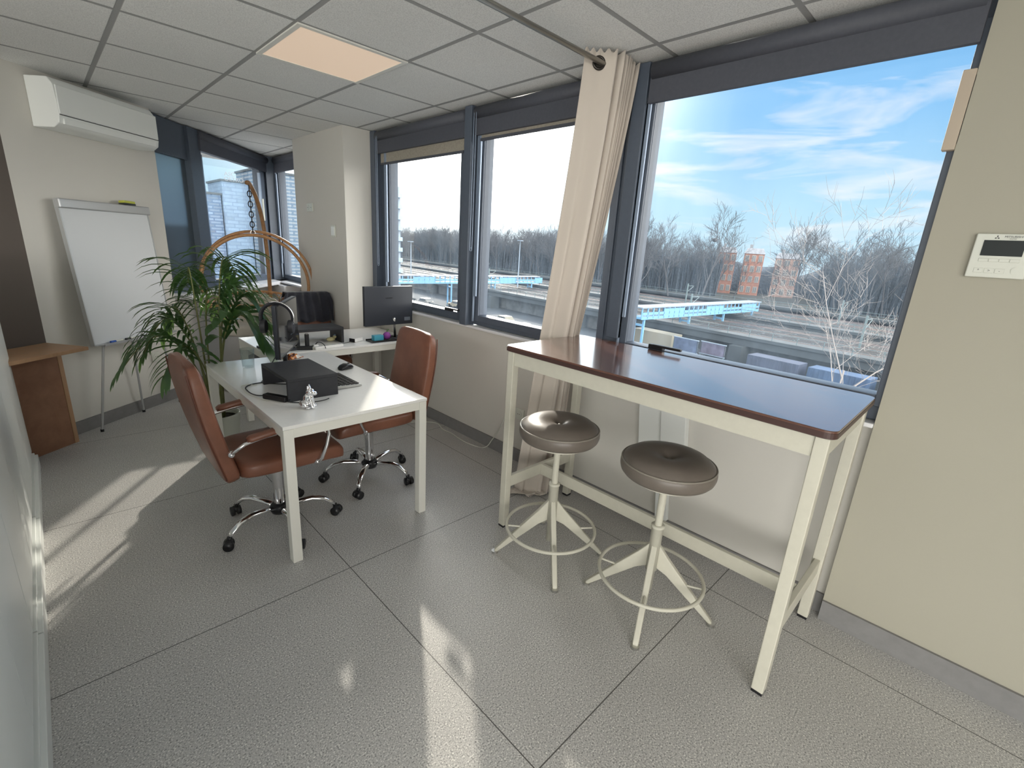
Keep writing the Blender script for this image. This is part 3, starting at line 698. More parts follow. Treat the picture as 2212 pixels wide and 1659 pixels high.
MB().box((-0.21, 0.0245, 0.03), (-0.15, 0.025, 0.062), mm2).build('sticker', mat('sticker_grey', (0.12, 0.14, 0.17), 0.5), m2)

# headset on monitor 1
hs = empty('headset', tuple(V(m1.location.x, m1.location.y, 0)+mm1 @ V(-0.215, 0.01, 0.325))); tag(hs, 'black headset with silver band hanging on the top corner of the edge on monitor', 'headset')
ux_, fy_ = V(-mface.y, mface.x, 0), mface
def hp(a_, zz, u=0.0): return fy_*a_+Z_*zz+ux_*u
bd = [hp(0.088*math.sin(R(t)), -0.078+0.088*math.cos(R(t))) for t in range(-110, 111, 10)]
MB().tube(bd, 0.006, 8, flat=(0.7, 2.0)).build('headband', M_blackm, hs, smooth=True)
MB().tube([hp(0.097*math.sin(R(t)), -0.078+0.097*math.cos(R(t)), -0.01) for t in range(-20, 111, 10)], 0.0035, 8).build('metal_band', M_chrome, hs, smooth=True)
for s_ in (-1, 1):
    MB().cyl(hp(s_*0.060, -0.13), hp(s_*0.092, -0.13), 0.041, 24).build('ear_cup', M_blackm, hs, bevel=0.006)
MB().tube([hp(0.08, -0.15), hp(0.085, -0.165, -0.02), hp(0.08, -0.17, -0.05)], 0.003, 6).build('microphone', M_black, hs)

# keyboard
kb = empty('keyboard', (1.208, 2.715, DZ)); tag(kb, 'black keyboard with silver gaps lying beside the riser on the front desk', 'keyboard')
MB().loft([[V(-.082, y, 0.002), V(.082, y, 0.002), V(.082, y, 0.010), V(-.082, y, 0.020)] for y in (-.148, .148)]).build('case', M_steel, kb, bevel=0.002)
kx = MB()
for r_ in range(5):
    for c_ in range(13):
        x0 = -.072+r_*.029; y0 = -.140+c_*.0216; zt = 0.0145+0.0065*(1-(x0+.082)/.164)+0.0055
        kx.box((x0+.002, y0+.0015, zt-.006), (x0+.0235, y0+.0175, zt))
kx.build('keys', M_black, kb)
MB().loft([[V(-.078, y, 0.0205), V(.078, y, 0.0115), V(.078, y, 0.0125), V(-.078, y, 0.0215)] for y in (-.144, .144)]).build('key_bed', M_ac, kb)
# mouse
ms = empty('computer_mouse', (1.385, 2.985, DZ), R(20)); tag(ms, 'black computer mouse on the front desk', 'mouse')
MB().loft([superring((x, 0, h_/2+0.001), Y_, Z_, w_, h_/2, 2.6, 24) for x, w_, h_ in ((-.053, .012, .010), (-.048, .024, .022), (-.03, .031, .033), (0, .033, .039), (.03, .031, .032), (.047, .025, .020), (.054, .014, .010))]).build('shell', M_black, ms, smooth=True)
MB().cyl((.028, -.004, .035), (.028, .004, .035), .008, 16).build('scroll_wheel', M_steel, ms)
# glass
tg = empty('drinking_glass', (0.885, 3.345, DZ)); tag(tg, 'clear drinking glass at the back left of the front desk', 'glass')
def clear_mat():
    mt = bpy.data.materials.new('clear_glass'); mt.use_nodes = True; T = NT(mt.node_tree); mt.node_tree.nodes.clear()
    tr = T.n('BsdfTransparent'); tr.inputs[0].default_value = (0.90, 0.93, 0.93, 1); gl = T.n('BsdfGlossy', i_Roughness=0.03)
    lw = T.n('LayerWeight', i_Blend=0.35); m2 = T.n('MixShader'); T.l(T.math('MULTIPLY', lw.outputs['Facing'], 0.35), m2.inputs[0]); T.l(tr.outputs[0], m2.inputs[1]); T.l(gl.outputs[0], m2.inputs[2])
    o = T.n('OutputMaterial'); T.l(m2.outputs[0], o.inputs[0]); return mt
mg = clear_mat()
MB().lathe([(0.0, 0.0), (0.034, 0.001), (0.036, 0.004), (0.043, 0.125), (0.0415, 0.125), (0.034, 0.012), (0.0, 0.010)], n=32).build('cup', mg, tg, smooth=True)
# chrome dog figurine
fg = empty('dog_figurine', (0.885, 2.365, DZ), R(-35)); tag(fg, 'small shiny chrome sitting dog figurine on the front desk corner', 'figurine')
d_ = MB()
d_.ball((-0.012, 0, 0.022), 0.030, 10, (1.05, 0.9, 0.72)); d_.ball((0.0, 0, 0.046), 0.026, 10, (0.85, 0.8, 1.25)); d_.ball((0.012, 0, 0.058), 0.019, 10)
d_.ball((0.016, 0, 0.085), 0.0225, 10, (1.0, 0.95, 0.85)); d_.ball((0.036, 0, 0.078), 0.0135, 8, (1.0, 1.1, 0.8))
for s_ in (-1, 1):
    d_.tube([(0.018, s_*0.014, 0.05), (0.024, s_*0.016, 0.02), (0.028, s_*0.016, 0.004)], [0.010, 0.008, 0.0095], 8); d_.ball((0.033, s_*0.016, 0.006), 0.009, 6)
    d_.ball((-0.012, s_*0.022, 0.018), 0.018, 8, (1.1, 0.6, 1)); d_.ball((0.006, s_*0.030, 0.007), 0.009, 6, (1.6, 1, 0.8))
    d_.tube([(0.010, s_*0.013, 0.098), (0.008, s_*0.017, 0.112), (0.007, s_*0.018, 0.122)], [0.010, 0.007, 0.0025], 8)
dg = d_.build('body', M_chrome, fg, smooth=True)
rm = dg.modifiers.new('remesh', 'REMESH'); rm.mode = 'VOXEL'; rm.voxel_size = 0.0022; rm.use_smooth_shade = True
# snack packet
sp_ = MB(); rg = random.Random(3); n_ = 9
g_ = [[V((i/n_-.5)*.13, (j/n_-.5)*.08, 0.006+0.028*math.sin(PI*i/n_)*math.sin(PI*j/n_)*(0.7+0.6*rg.random())) for j in range(n_+1)] for i in range(n_+1)]
vs = [p for r_ in g_ for p in r_]; fs = [(i*(n_+1)+j, i*(n_+1)+j+1, (i+1)*(n_+1)+j+1, (i+1)*(n_+1)+j) for i in range(n_) for j in range(n_)]
def packet_mat():
    mt = bpy.data.materials.new('foil_packet'); mt.use_nodes = True; T = NT(mt.node_tree); b = mt.node_tree.nodes['Principled BSDF']
    tco = T.n('TexCoord'); nz = T.n('TexNoise', i_Scale=22.0, i_Detail=2.0); T.l(tco.outputs['Object'], nz.inputs['Vector'])
    T.l(T.ramp(nz.outputs[0], [(0.35, (0.12, 0.03, 0.01)), (0.45, (0.65, 0.22, 0.03)), (0.55, (0.75, 0.70, 0.62)), (0.65, (0.5, 0.12, 0.03))], 'CONSTANT'), b.inputs['Base Color'])
    b.inputs['Roughness'].default_value = 0.25; return mt
pk = MB().add(vs, fs).build('snack_packet', packet_mat()); pk.location = (1.20, 3.44, DZ); pk.rotation_euler = (0, 0, R(25))
md = pk.modifiers.new('s', 'SOLIDIFY'); md.thickness = 0.004; md.offset = 1
tag(pk, 'crumpled orange and white snack packet behind the front riser', 'packet')
# cables on the front desk
def cable(label, pts, r, material, name='cable'):
    cu = bpy.data.curves.new(name, 'CURVE'); cu.dimensions = '3D'; cu.bevel_depth = r; cu.bevel_resolution = 3; cu.resolution_u = 8
    s_ = cu.splines.new('BEZIER'); s_.bezier_points.add(len(pts)-1)
    for i, p in enumerate(pts):
        s_.bezier_points[i].co = p; s_.bezier_points[i].handle_left_type = s_.bezier_points[i].handle_right_type = 'AUTO'
    cu.materials.append(material); o = bpy.data.objects.new(name, cu); COL.objects.link(o); tag(o, label, 'cable'); return o
cz = DZ+0.0035
cable('black cable rising from the front desk to the back of the monitor', [(1.10, 3.12, 0.96), (1.02, 3.10, 0.90), (0.93, 3.06, 0.80), (0.86, 2.98, cz), (0.84, 2.93, cz), (0.90, 2.86, cz), (0.98, 2.80, cz)], 0.003, M_black)
ad = empty('power_adapter', (0.800, 2.575, DZ), R(-62)); tag(ad, 'black power adapter at the left edge of the front desk by the riser', 'adapter')
MB().box((-0.075, -0.020, 0), (0.075, 0.020, 0.028)).build('body', M_black, ad, bevel=0.006)
MB().cyl((0.075, 0, 0.012), (0.095, 0, 0.011), 0.006, 10).build('strain_relief', M_blackm, ad)
cable('black looped cable on the left of the front desk ending at the adapter', [(0.90, 2.91, cz), (0.82, 2.93, cz), (0.75, 2.90, cz), (0.725, 2.80, cz), (0.74, 2.70, cz), (0.764, 2.645, DZ+0.012)], 0.003, M_black)
cable('black usb cable in front of the riser beside the dog figurine', [(0.84, 2.49, cz), (0.87, 2.46, cz), (0.92, 2.435, cz), (0.99, 2.425, cz), (1.03, 2.44, cz)], 0.0025, M_black)
cable('white cable lying along the left edge of the front desk', [(0.80, 2.90, cz-.0005), (0.74, 2.93, cz-.0005), (0.715, 2.84, cz-.0005), (0.715, 2.72, cz-.0005), (0.74, 2.62, cz-.0005), (0.76, 2.57, cz)], 0.002, M_offwhite)

# ================================================================== THINGS ON THE FAR DESK
riser('black monitor riser on the far desk in front of the jacket chair', 1.37, 1.76, 3.80, 4.03, 0.135, open_x=False, th=0.022)
ph = empty('phone_stand', (1.435, 3.765, DZ), R(10)); tag(ph, 'slim upright black holder with a bright tip at the left of the far riser', 'holder')
MB().box((-.016, -.008, 0), (.016, .008, .105)).build('body', M_black, ph, bevel=.003)
MB().box((-.012, -.006, .1052), (.012, .006, .110)).build('tip', M_chrome, ph)
dk = empty('docking_box', (1.385, 3.69, DZ), R(-25)); tag(dk, 'flat black box with a pale end at the front edge of the far desk', 'box')
MB().box((-.06, -.03, 0), (.06, .03, .024)).build('case', M_black, dk, bevel=.004)
MB().box((.0602, -.022, .004), (.066, .022, .020)).build('pale_end', M_offwhite, dk)
ps = empty('power_strip', (1.565, 3.665, DZ), R(6)); tag(ps, 'white power strip at the front edge of the far desk', 'power strip')
MB().box((-.12, -.022, 0), (.12, .022, .022)).build('housing', M_white, ps, bevel=.004)
for i in range(3): MB().cyl((-.05+i*.06, 0, .0215), (-.05+i*.06, 0, .024), .016, 18).build('socket_well', M_offwhite, ps)
pl_ = empty('plug_adapter', (1.475, 3.70, DZ)); tag(pl_, 'small white plug adapter between the black box and the power strip', 'plug')
MB().box((-.02, -.018, 0), (.02, .018, .03)).build('body', M_white, pl_, bevel=.006)
cable('dark cable arching from the white plug adapter', [(1.475, 3.70, DZ+.03), (1.49, 3.68, DZ+.05), (1.52, 3.65, DZ+.035), (1.53, 3.635, DZ+.004)], 0.003, M_blackm)
cable('thin black cable running across the far desk to the white box', [(1.64, 3.68, cz), (1.70, 3.74, cz), (1.77, 3.77, cz), (1.81, 3.785, cz+.003)], 0.002, M_black)
wb = empty('white_box', (1.87, 3.80, DZ), R(22)); tag(wb, 'small white device with a dark end on the far desk, right of the riser', 'device')
MB().box((-.048, -.028, .002), (.052, .028, .032)).build('case', M_white, wb, bevel=.003)
MB().box((-.055, -.028, .002), (-.0482, .028, .032)).build('dark_end', M_black, wb)
ty = MB().box((-.15, -.06, 0), (.15, .06, .008)).box((-.15, -.06, .008), (.15, -.055, .016)).box((-.15, .055, .008), (.15, .06, .016)).build('desk_tray', M_black); ty.location = (2.10, 3.725, DZ)
tag(ty, 'flat black tray on the far desk under the blue box', 'tray')
bb_ = empty('blue_box', (2.035, 3.728, DZ+.0085)); tag(bb_, 'small light blue box on the black tray', 'box')
MB().box((-.045, -.026, 0), (.045, .026, .045)).build('carton', mat('sky_blue_card', (0.07, 0.38, 0.52), 0.5), bb_, bevel=.002)
pb = empty('purple_ball', (2.125, 3.728, DZ+.0085)); tag(pb, 'round purple object on the black tray beside the blue box', 'ball')
MB().ball((0, 0, .034), .034, 14, (1, 1, 1)).build('ball_body', mat('purple', (0.28, 0.06, 0.34), 0.4), pb, smooth=True)
MB().tube([(0, 0, .066), (.008, 0, .082), (.02, 0, .088)], .004, 8).build('stalk', mat('green', (0.08, 0.25, 0.05), 0.5), pb)
pt = empty('plush_toy', (1.70, 3.90, DZ)); tag(pt, 'small pale yellow plush toy under the right side of the far riser', 'toy')
MB().ball((-.012, 0, .018), .02, 10, (1.9, 1.2, .9)).ball((.022, 0, .036), .016, 10, (1, 1, .9)).build('body', mat('yellow_plush', (0.55, 0.50, 0.28), 0.9, bump=(80, .6, .004)), pt, smooth=True)
MB().ball((.024, 0, .050), .009, 8, (1.2, 1, .8)).build('cap', mat('blue_plush', (0.2, 0.3, 0.42), 0.9), pt, smooth=True)
lp = empty('laptop', (1.22, 3.80, DZ), R(8)); tag(lp, 'closed dark grey laptop at the left end of the far desk behind the glass', 'laptop')
MB().box((-.10, -.13, .001), (.10, .13, .010)).build('base', M_blackm, lp, bevel=.003)
MB().box((-.10, -.13, .0105), (.10, .13, .017)).build('lid', M_monback, lp, bevel=.003)

# ================================================================== HIGH TABLE
bt = empty('bar_table', (2.05, 1.015, 0)); tag(bt, 'high table with brown wooden top and cream metal frame along the window', 'table')
hx, hy = 0.335, 0.765
def rrect(hx_, hy_, zz, r_=0.035, n=6):
    out = []
    for cx_, cy_, a0 in ((hx_-r_, hy_-r_, 0), (-hx_+r_, hy_-r_, 90), (-hx_+r_, -hy_+r_, 180), (hx_-r_, -hy_+r_, 270)):
        for i in range(n+1):
            a_ = R(a0+90*i/n); out.append(V(cx_+r_*math.cos(a_), cy_+r_*math.sin(a_), zz))
    return out
MB().loft([rrect(hx, hy, 1.093), rrect(hx, hy, 1.0995), rrect(hx-.002, hy-.002, 1.101)]).build('tabletop', M_tablewood, bt)
MB().loft([rrect(hx-.003, hy-.003, 1.071), rrect(hx+.001, hy+.001, 1.074), rrect(hx+.001, hy+.001, 1.0928)]).build('top_edge', M_tabledge, bt)
ap = MB(); i_ = 0.022
ap.box((-hx+i_, -hy+0.06, 0.995), (-hx+i_+0.02, hy-0.06, 1.0705)).box((hx-i_-0.02, -hy+0.06, 0.995), (hx-i_, hy-0.06, 1.0705))
ap.box((-hx+0.06, -hy+i_, 0.995), (hx-0.06, -hy+i_+0.02, 1.0705)).box((-hx+0.06, hy-i_-0.02, 0.995), (hx-0.06, hy-i_, 1.0705)); ap.build('apron', M_cream, bt)
for sx in (-1, 1):
    for sy in (-1, 1):
        cx_, cy_ = sx*(hx-0.037), sy*(hy-0.037)
        l_ = MB().box((cx_-0.022, cy_-0.022, 0.012), (cx_+0.022, cy_+0.022, 1.0705)).build('leg', M_cream, bt, bevel=0.004)
        MB().box((cx_-0.020, cy_-0.020, 0), (cx_+0.020, cy_+0.020, 0.0118)).build('glide', M_black, l_)
for sy in (-1, 1):
    cy_ = sy*(hy-0.037); MB().box((-hx+0.0592, cy_-0.012, 0.255), (hx-0.0592, cy_+0.012, 0.325)).build('side_stretcher', M_cream, bt, bevel=0.003)
MB().box((-0.012, -hy+0.0495, 0.255), (0.012, hy-0.0495, 0.325)).build('long_stretcher', M_cream, bt, bevel=0.003)

# ================================================================== STOOLS
def make_stool(label, ang):
    t = empty('bar_stool', (0, 0, 0)); tag(t, label, 'stool', 'round upholstered bar stools')
    prof = [(0.0, 0.757), (0.006, 0.757), (0.010, 0.7575), (0.018, 0.762), (0.032, 0.772), (0.055, 0.781), (0.09, 0.787), (0.13, 0.785), (0.165, 0.775), (0.188, 0.757), (0.197, 0.748), (0.201, 0.742), (0.204, 0.730), (0.204, 0.715), (0.199, 0.698), (0.188, 0.685), (0.165, 0.677), (0.14, 0.675), (0.0, 0.676)]
    MB().lathe(prof, n=56).build('seat', M_grey_leather, t, smooth=True)
    MB().torus((0, 0, 0.747), 0.1985, 0.0045, 64, 8).build('piping', M_piping, t, smooth=True)
    MB().ball((0, 0, 0.759), 0.011, 8, (1, 1, 0.5)).build('button', M_piping, t, smooth=True)
    MB().cyl((0, 0, 0.662), (0, 0, 0.6755), 0.15, 32).build('seat_plate', M_cream, t)
    MB().cyl((0, 0, 0.42), (0, 0, 0.662), 0.0165, 20).build('spindle', M_cream, t)
    MB().lathe([(0.0, 0.09), (0.019, 0.09), (0.019, 0.20), (0.026, 0.20), (0.026, 0.418), (0.030, 0.420), (0.030, 0.432), (0.018, 0.433), (0.0, 0.433)], n=24).build('collar', M_cream, t, smooth='auto')
    for i in range(4):
        a_ = R(ang+90*i); d = V(math.cos(a_), math.sin(a_), 0); s_ = V(-d.y, d.x, 0)
        def sec(rr, zt, zb, hw): return [d*rr+s_*hw+Z_*zt, d*rr-s_*hw+Z_*zt, d*rr-s_*hw+Z_*zb, d*rr+s_*hw+Z_*zb]
        l_ = MB().loft([sec(0.022, 0.335, 0.215, 0.013), sec(0.07, 0.275, 0.19, 0.014), sec(0.28, 0.040, 0.012, 0.013), sec(0.295, 0.022, 0.010, 0.012)]).build('leg', M_cream, t, bevel=0.005, seg=3)
        MB().cyl(d*0.292+V(0, 0, 0), d*0.292+V(0, 0, 0.0125), 0.019, 16).build('foot_pad', M_steel, l_)
        MB().tube([d*0.16+V(0, 0, 0.165), d*0.237+V(0, 0, 0.170)], 0.005, 8).build('ring_bracket', M_cream, l_)
    MB().torus((0, 0, 0.172), 0.237, 0.0085, 64, 10).build('foot_ring', M_steel if False else M_cream, t, smooth=True)
    return t
st1 = make_stool('round taupe leather bar stool, left of the two, with half its seat in sunlight', 138)
st1.location = (1.757, 1.388, 0)
st2 = copy_tree(st1); st2['label'] = 'round taupe leather bar stool, right of the two, all in shade under the table edge'
st2.location = (1.833, 0.830, 0); st2.rotation_euler = (0, 0, R(-26))

# ================================================================== CURTAIN AND ROD
rod = empty('curtain_rod', (2.40, 1.62, 2.492)); tag(rod, 'thin metal curtain rod running across the room under the ceiling', 'curtain rod')
MB().cyl((-3.2, 0, 0), (-0.01, 0, 0), 0.0125, 14).build('tube', M_curt2, rod, smooth='auto')
MB().cyl((-0.012, 0, 0), (0.035, 0, 0), 0.022, 16).build('end_bracket', M_curt2, rod)
cu = MB(); NP, NVv = 150, 44
# plan path (x along the rod, y sideways): one broad near panel, then tight pleats
def plan(u, v):
    # v: 0 top .. 1 bottom
    x0 = 2.045+0.14*min(v, 0.6)-0.11*max(0, v-0.6); x1 = 2.385-0.02*v
    if u < 0.20:
        k = u/0.20; x = x0+(0.115)*k; y = (0.055-0.110*k)+0.012*math.sin(k*PI)+0.010*math.sin(k*PI*4+v*1.5)*min(1, v*3)
    elif u < 0.33:
        k = (u-0.20)/0.13; x = x0+0.115+0.018*k; y = -0.055+0.115*k
    else:
        k = (u-0.33)/0.67; n = 6.0; x = x0+0.133+(x1-x0-0.133)*k; y = 0.06*math.cos(k*n*2*PI)*(1+0.25*math.sin(5*k+1))
    cy_ = 1.62+0.225*min(1, v/0.60)**1.15+0.07*max(0, (v-0.60)/0.40)
    y *= 1+0.1*v+0.5*max(0, v-0.62)
    fx_ = 0.010*math.sin(9*u+3*v)*v
    return x+fx_, cy_+y
rows = []
for i in range(NVv+1):
    v = i/NVv; zz = 2.545-v*2.535
    rows.append([V(*plan(j/NP, v), zz+(0.010*math.sin(j*0.9) if i == 0 else 0)) for j in range(NP+1)])
# puddled hem
for i, (dz, spr) in enumerate(((0.012, 0.03), (0.006, 0.07))):
    rows.append([V(plan(j/NP, 1)[0]-spr*1.1+0.015*math.sin(j*0.33), plan(j/NP, 1)[1]+spr*(0.4-0.8*(j/NP))+0.02*math.sin(j*0.21), dz+0.02*abs(math.sin(j*0.17+i))) for j in range(NP+1)])
nr_ = len(rows); vs = [p for r_ in rows for p in r_]
fs = [(i*(NP+1)+j, i*(NP+1)+j+1, (i+1)*(NP+1)+j+1, (i+1)*(NP+1)+j) for i in range(nr_-1) for j in range(NP)]
ctn = empty('curtain', (0, 0, 0)); tag(ctn, 'beige eyelet curtain gathered in folds between the windows, hem on the floor', 'curtain')
co = MB().add(vs, fs).build('cloth', M_curtain, ctn, smooth=True)
md = co.modifiers.new('s', 'SOLIDIFY'); md.thickness = 0.003; md.offset = 0
pd = (V(2.175, 1.568, 0)-V(2.045, 1.672, 0)).normalized()
MB().torus((2.106, 1.632, 2.492), 0.026, 0.007, 28, 8, (pd, Z_)).build('eyelet', M_eyelet, ctn, smooth=True)
MB().cyl(V(2.106, 1.632, 2.492)-V(pd.y, -pd.x, 0)*0.004, V(2.106, 1.632, 2.492)+V(pd.y, -pd.x, 0)*0.004, 0.025, 24).build('eyelet_hole', M_eyelet, ctn)

# floor cord
cable('white power cord lying along the skirting under the window', [(2.20, 3.50, .006), (2.34, 3.42, .006), (2.40, 3.34, .006), (2.36, 3.18, .006), (2.365, 3.06, .006), (2.345, 2.92, .006), (2.35, 2.76, .006), (2.40, 2.66, .006), (2.425, 2.60, .09), (2.432, 2.50, .26), (2.434, 2.46, .38)], 0.004, M_offwhite)
# white panel on the wall under the bar table
wp = empty('wall_box', (2.449, 1.02, 0)); tag(wp, 'white wall cable box with a slanted duct below, behind the right stool', 'cable box')
Mt_ = Matrix.Translation(V(0, 0.05, 0)) @ Matrix.Rotation(R(-7), 4, 'X')
MB().box((-0.045, -0.13, 0.48), (0, 0.02, 0.94), Mt_).build('cover', M_ac, wp, bevel=.004)
MB().box((-0.028, 0.021, 0.48), (0, 0.17, 0.94), Mt_).build('side_cover', M_ac, wp, bevel=.004)
MB().box((-0.03, -0.03, 0.10), (0, 0.045, 0.479), Mt_).build('duct', M_ac, wp, bevel=.003)
MB().cyl(Mt_ @ V(-0.030, 0.04, 0.51), Mt_ @ V(-0.026, 0.04, 0.51), 0.007, 10).cyl(Mt_ @ V(-0.030, 0.04, 0.535), Mt_ @ V(-0.026, 0.04, 0.535), 0.007, 10).build('ports', M_black, wp)

# ================================================================== PALM
pot = empty('potted_palm', (0.76, 3.73, 0)); tag(pot, 'tall potted palm with arching green fronds in a cream ribbed pot', 'plant')
pr_ = []
for i in range(15):
    k = i/14; pr_.append((0.100+0.036*k**0.8+0.0018*math.cos(i*PI), 0.005+0.315*k))
MB().lathe([(0.0, 0.0), (0.095, 0.0)]+pr_+[(0.138, 0.33), (0.126, 0.33), (0.122, 0.29)], n=48).build('pot', M_pot, pot, smooth=True)
MB().lathe([(0.0, 0.292), (0.06, 0.297), (0.122, 0.290)], n=24).build('soil', M_soil, pot, smooth=True)
rng = random.Random(11)
def frond(az, reach, height, tipdrop, nl, ll, lw, base=(0, 0), twist=0.0, start=0.42):
    d = V(math.cos(R(az)), math.sin(R(az)), 0); s_ = V(-d.y, d.x, 0)
    b0 = V(base[0], base[1], 0.29)
    pts = []; N = 26
    for i in range(N+1):
        k = i/N
        r_ = reach*(0.10*k+0.90*k**2.0); zz = 0.29+(height-0.29)*math.sin(min(1, k*1.18)*PI/2)-tipdrop*max(0, k-0.6)**2*6.25
        pts.append(b0*1+V(0, 0, -0.29)+d*r_+Z_*zz+s_*0.03*math.sin(k*2.5+az))
    fo = MB().tube(pts, [0.0065*(1-0.75*i/N)+0.001 for i in range(N+1)], 6)
    so_ = fo.build('frond_stem', M_stem, pot, smooth=True)
    lf = MB()
    for n in range(nl):
        k = start+(1-start)*(n+0.5)/nl; f_ = k*N; i = min(N-1, int(f_)); p = pts[i].lerp(pts[i+1], f_-i); t_ = (pts[i+1]-pts[i]).normalized()
        side0 = t_.cross(Z_)
        side0 = side0.normalized() if side0.length > 0.01 else s_
        upv = side0.cross(t_).normalized()
        kk = (n+0.5)/nl; L = ll*(0.55+0.6*math.sin(PI*min(1, kk*0.85+0.12)))*(0.9+0.2*rng.random())
        for sg in (-1, 1):
            ang = R(62-34*kk+rng.uniform(-7, 7)); out = (side0*sg*math.sin(ang)+t_*math.cos(ang)+upv*(0.22)).normalized()
            prev = None; M_ = 6; q = p.copy(); rows_ = []
            dirv = out.copy()
            for m_ in range(M_+1):
                kx = m_/M_; wd = lw*(0.25+1.0*math.sin(PI*min(1, kx*0.80+0.12)))*(1 if m_ < M_ else 0.05)
                wv = dirv.cross(Z_); wv = (wv.normalized() if wv.length > 0.05 else t_)
                wv = (wv*0.9+Z_*0.25*sg).normalized()
                rows_.append((q+wv*wd*0.5, q-Z_*wd*0.14, q-wv*wd*0.5))
                q = q+dirv*(L/M_); dirv = (dirv+V(0, 0, -1)*(0.20+0.22*kx)).normalized()
            vv = [a for r3 in rows_ for a in r3]; ff = []
            for m_ in range(M_):
                a = m_*3; ff += [(a, a+1, a+4, a+3), (a+1, a+2, a+5, a+4)]
            lf.add(vv, ff)
    lf.build('leaflets', M_leaf, so_, smooth=True)
specs = [(150, 0.36, 1.06, 0.30, 17, .26, .019), (176, 0.48, 0.96, 0.28, 16, .24, .018), (48, 0.42, 1.46, 0.18, 20, .32, .019), (95, 0.28, 1.38, 0.16, 18, .28, .018),
         (15, 0.40, 1.20, 0.26, 18, .30, .021), (318, 0.36, 1.10, 0.26, 11, .30, .044), (215, 0.34, 0.90, 0.22, 14, .24, .018), (120, 0.42, 1.12, 0.28, 16, .26, .018),
         (70, 0.52, 1.24, 0.28, 18, .28, .019), (345, 0.24, 1.26, 0.14, 17, .28, .021)]
for i, sp in enumerate(specs):
    a_ = sp[0]; frond(*sp, base=(0.035*math.cos(R(a_)), 0.035*math.sin(R(a_))))

# ================================================================== HANGING CHAIR
hc = empty('hanging_chair', (0, 0, 0)); tag(hc, 'rattan hoop hanging chair with cushions in front of the far corner windows', 'chair')
HC = V(1.59, 5.40, 0); vd = HC.normalized(); sx_ = V(vd.y, -vd.x, 0)         # hoop faces the room
cz_ = 1.08; Rh = 0.49; hc.location = HC
def hp2(a_, back, zz): return sx_*a_+vd*back+Z_*zz
for off, rad, tr in ((0.0, Rh, 0.016), (0.05, Rh+0.035, 0.014)):
    MB().torus(hp2(0.02*(off > 0), off, cz_), rad, tr, 72, 10, (sx_, Z_)).build('hoop', M_rattan, hc, smooth=True)
zc = 0.86; hwc = math.sqrt(Rh**2-(cz_-zc)**2)
MB().cyl(hp2(-hwc, 0.0, zc), hp2(hwc, 0.0, zc), 0.011, 10).build('cross_bar', M_rattan, hc)
rim = []
for i in range(25):
    a_ = PI*i/24; rim.append(hp2(-hwc*math.cos(a_), 0.36*math.sin(a_), zc+0.11*math.sin(a_)**1.0))
MB().tube(rim, 0.012, 8).build('back_rim', M_rattan, hc, smooth=True)
lo = MB()
for i in range(14):
    a0 = PI*(i+0.3)/14.4; a1 = PI*(i+1.5)/14.4; pts = []
    for j in range(9):
        a_ = a0+(a1-a0)*j/8; h_ = math.sin(PI*j/8)**0.5
        b_ = hp2(-hwc*math.cos(a_), 0.34*math.sin(a_), zc-0.02); tp = 0.02+0.105*math.sin(a_)
        pts.append(b_+Z_*(tp*h_))
    lo.tube(pts, 0.004, 5)
lo.build('arch_loops', M_rattan, hc)
wk = MB()
for i in range(19):                                             # basket ribs following the hoop's lower half
    a_ = PI*i/18; pts = []
    for j in range(9):
        k = j/8; s0 = hp2(-hwc*math.cos(a_), 0.34*math.sin(a_), zc); end = hp2(-hwc*math.cos(a_)*0.25, 0.06, cz_-Rh+0.02)
        mid = s0.lerp(end, k)+vd*0.10*math.sin(PI*k)-Z_*0.06*math.sin(PI*k)*math.sin(a_); pts.append(mid)
    wk.tube(pts, 0.005, 5)
for j in range(1, 6):
    k = j/6.5; pts = []
    for i in range(19):
        a_ = PI*i/18; s0 = hp2(-hwc*math.cos(a_), 0.34*math.sin(a_), zc); end = hp2(-hwc*math.cos(a_)*0.25, 0.06, cz_-Rh+0.02)
        pts.append(s0.lerp(end, k)+vd*0.10*math.sin(PI*k)-Z_*0.06*math.sin(PI*k)*math.sin(a_))
    wk.tube(pts, 0.005, 5)
wk.build('basket_weave', M_rattan, hc)
def cushion(c, ax, ay, az_, a, b, h):
    rg = []
    for i in range(9):
        k = -1+2*i/8; q_ = (1-abs(k)**4)**0.25 if abs(k) < 1 else 0.35
        rg.append(superring(c+az_*(h*k), ax, ay, a*(0.80+0.20*q_), b*(0.80+0.20*q_), 5, 36))
    return MB().loft(rg)
cushion(hp2(-0.10, 0.12, 0.735), sx_, (Z_*0.97+vd*0.24).normalized(), (vd*0.97-Z_*0.24).normalized(), 0.30, 0.20, 0.07).build('back_cushion', M_cush, hc, smooth=True)
cushion(hp2(0.0, 0.0, 0.63), sx_, vd, Z_, 0.36, 0.26, 0.055).build('seat_cushion', M_cush, hc, smooth=True)
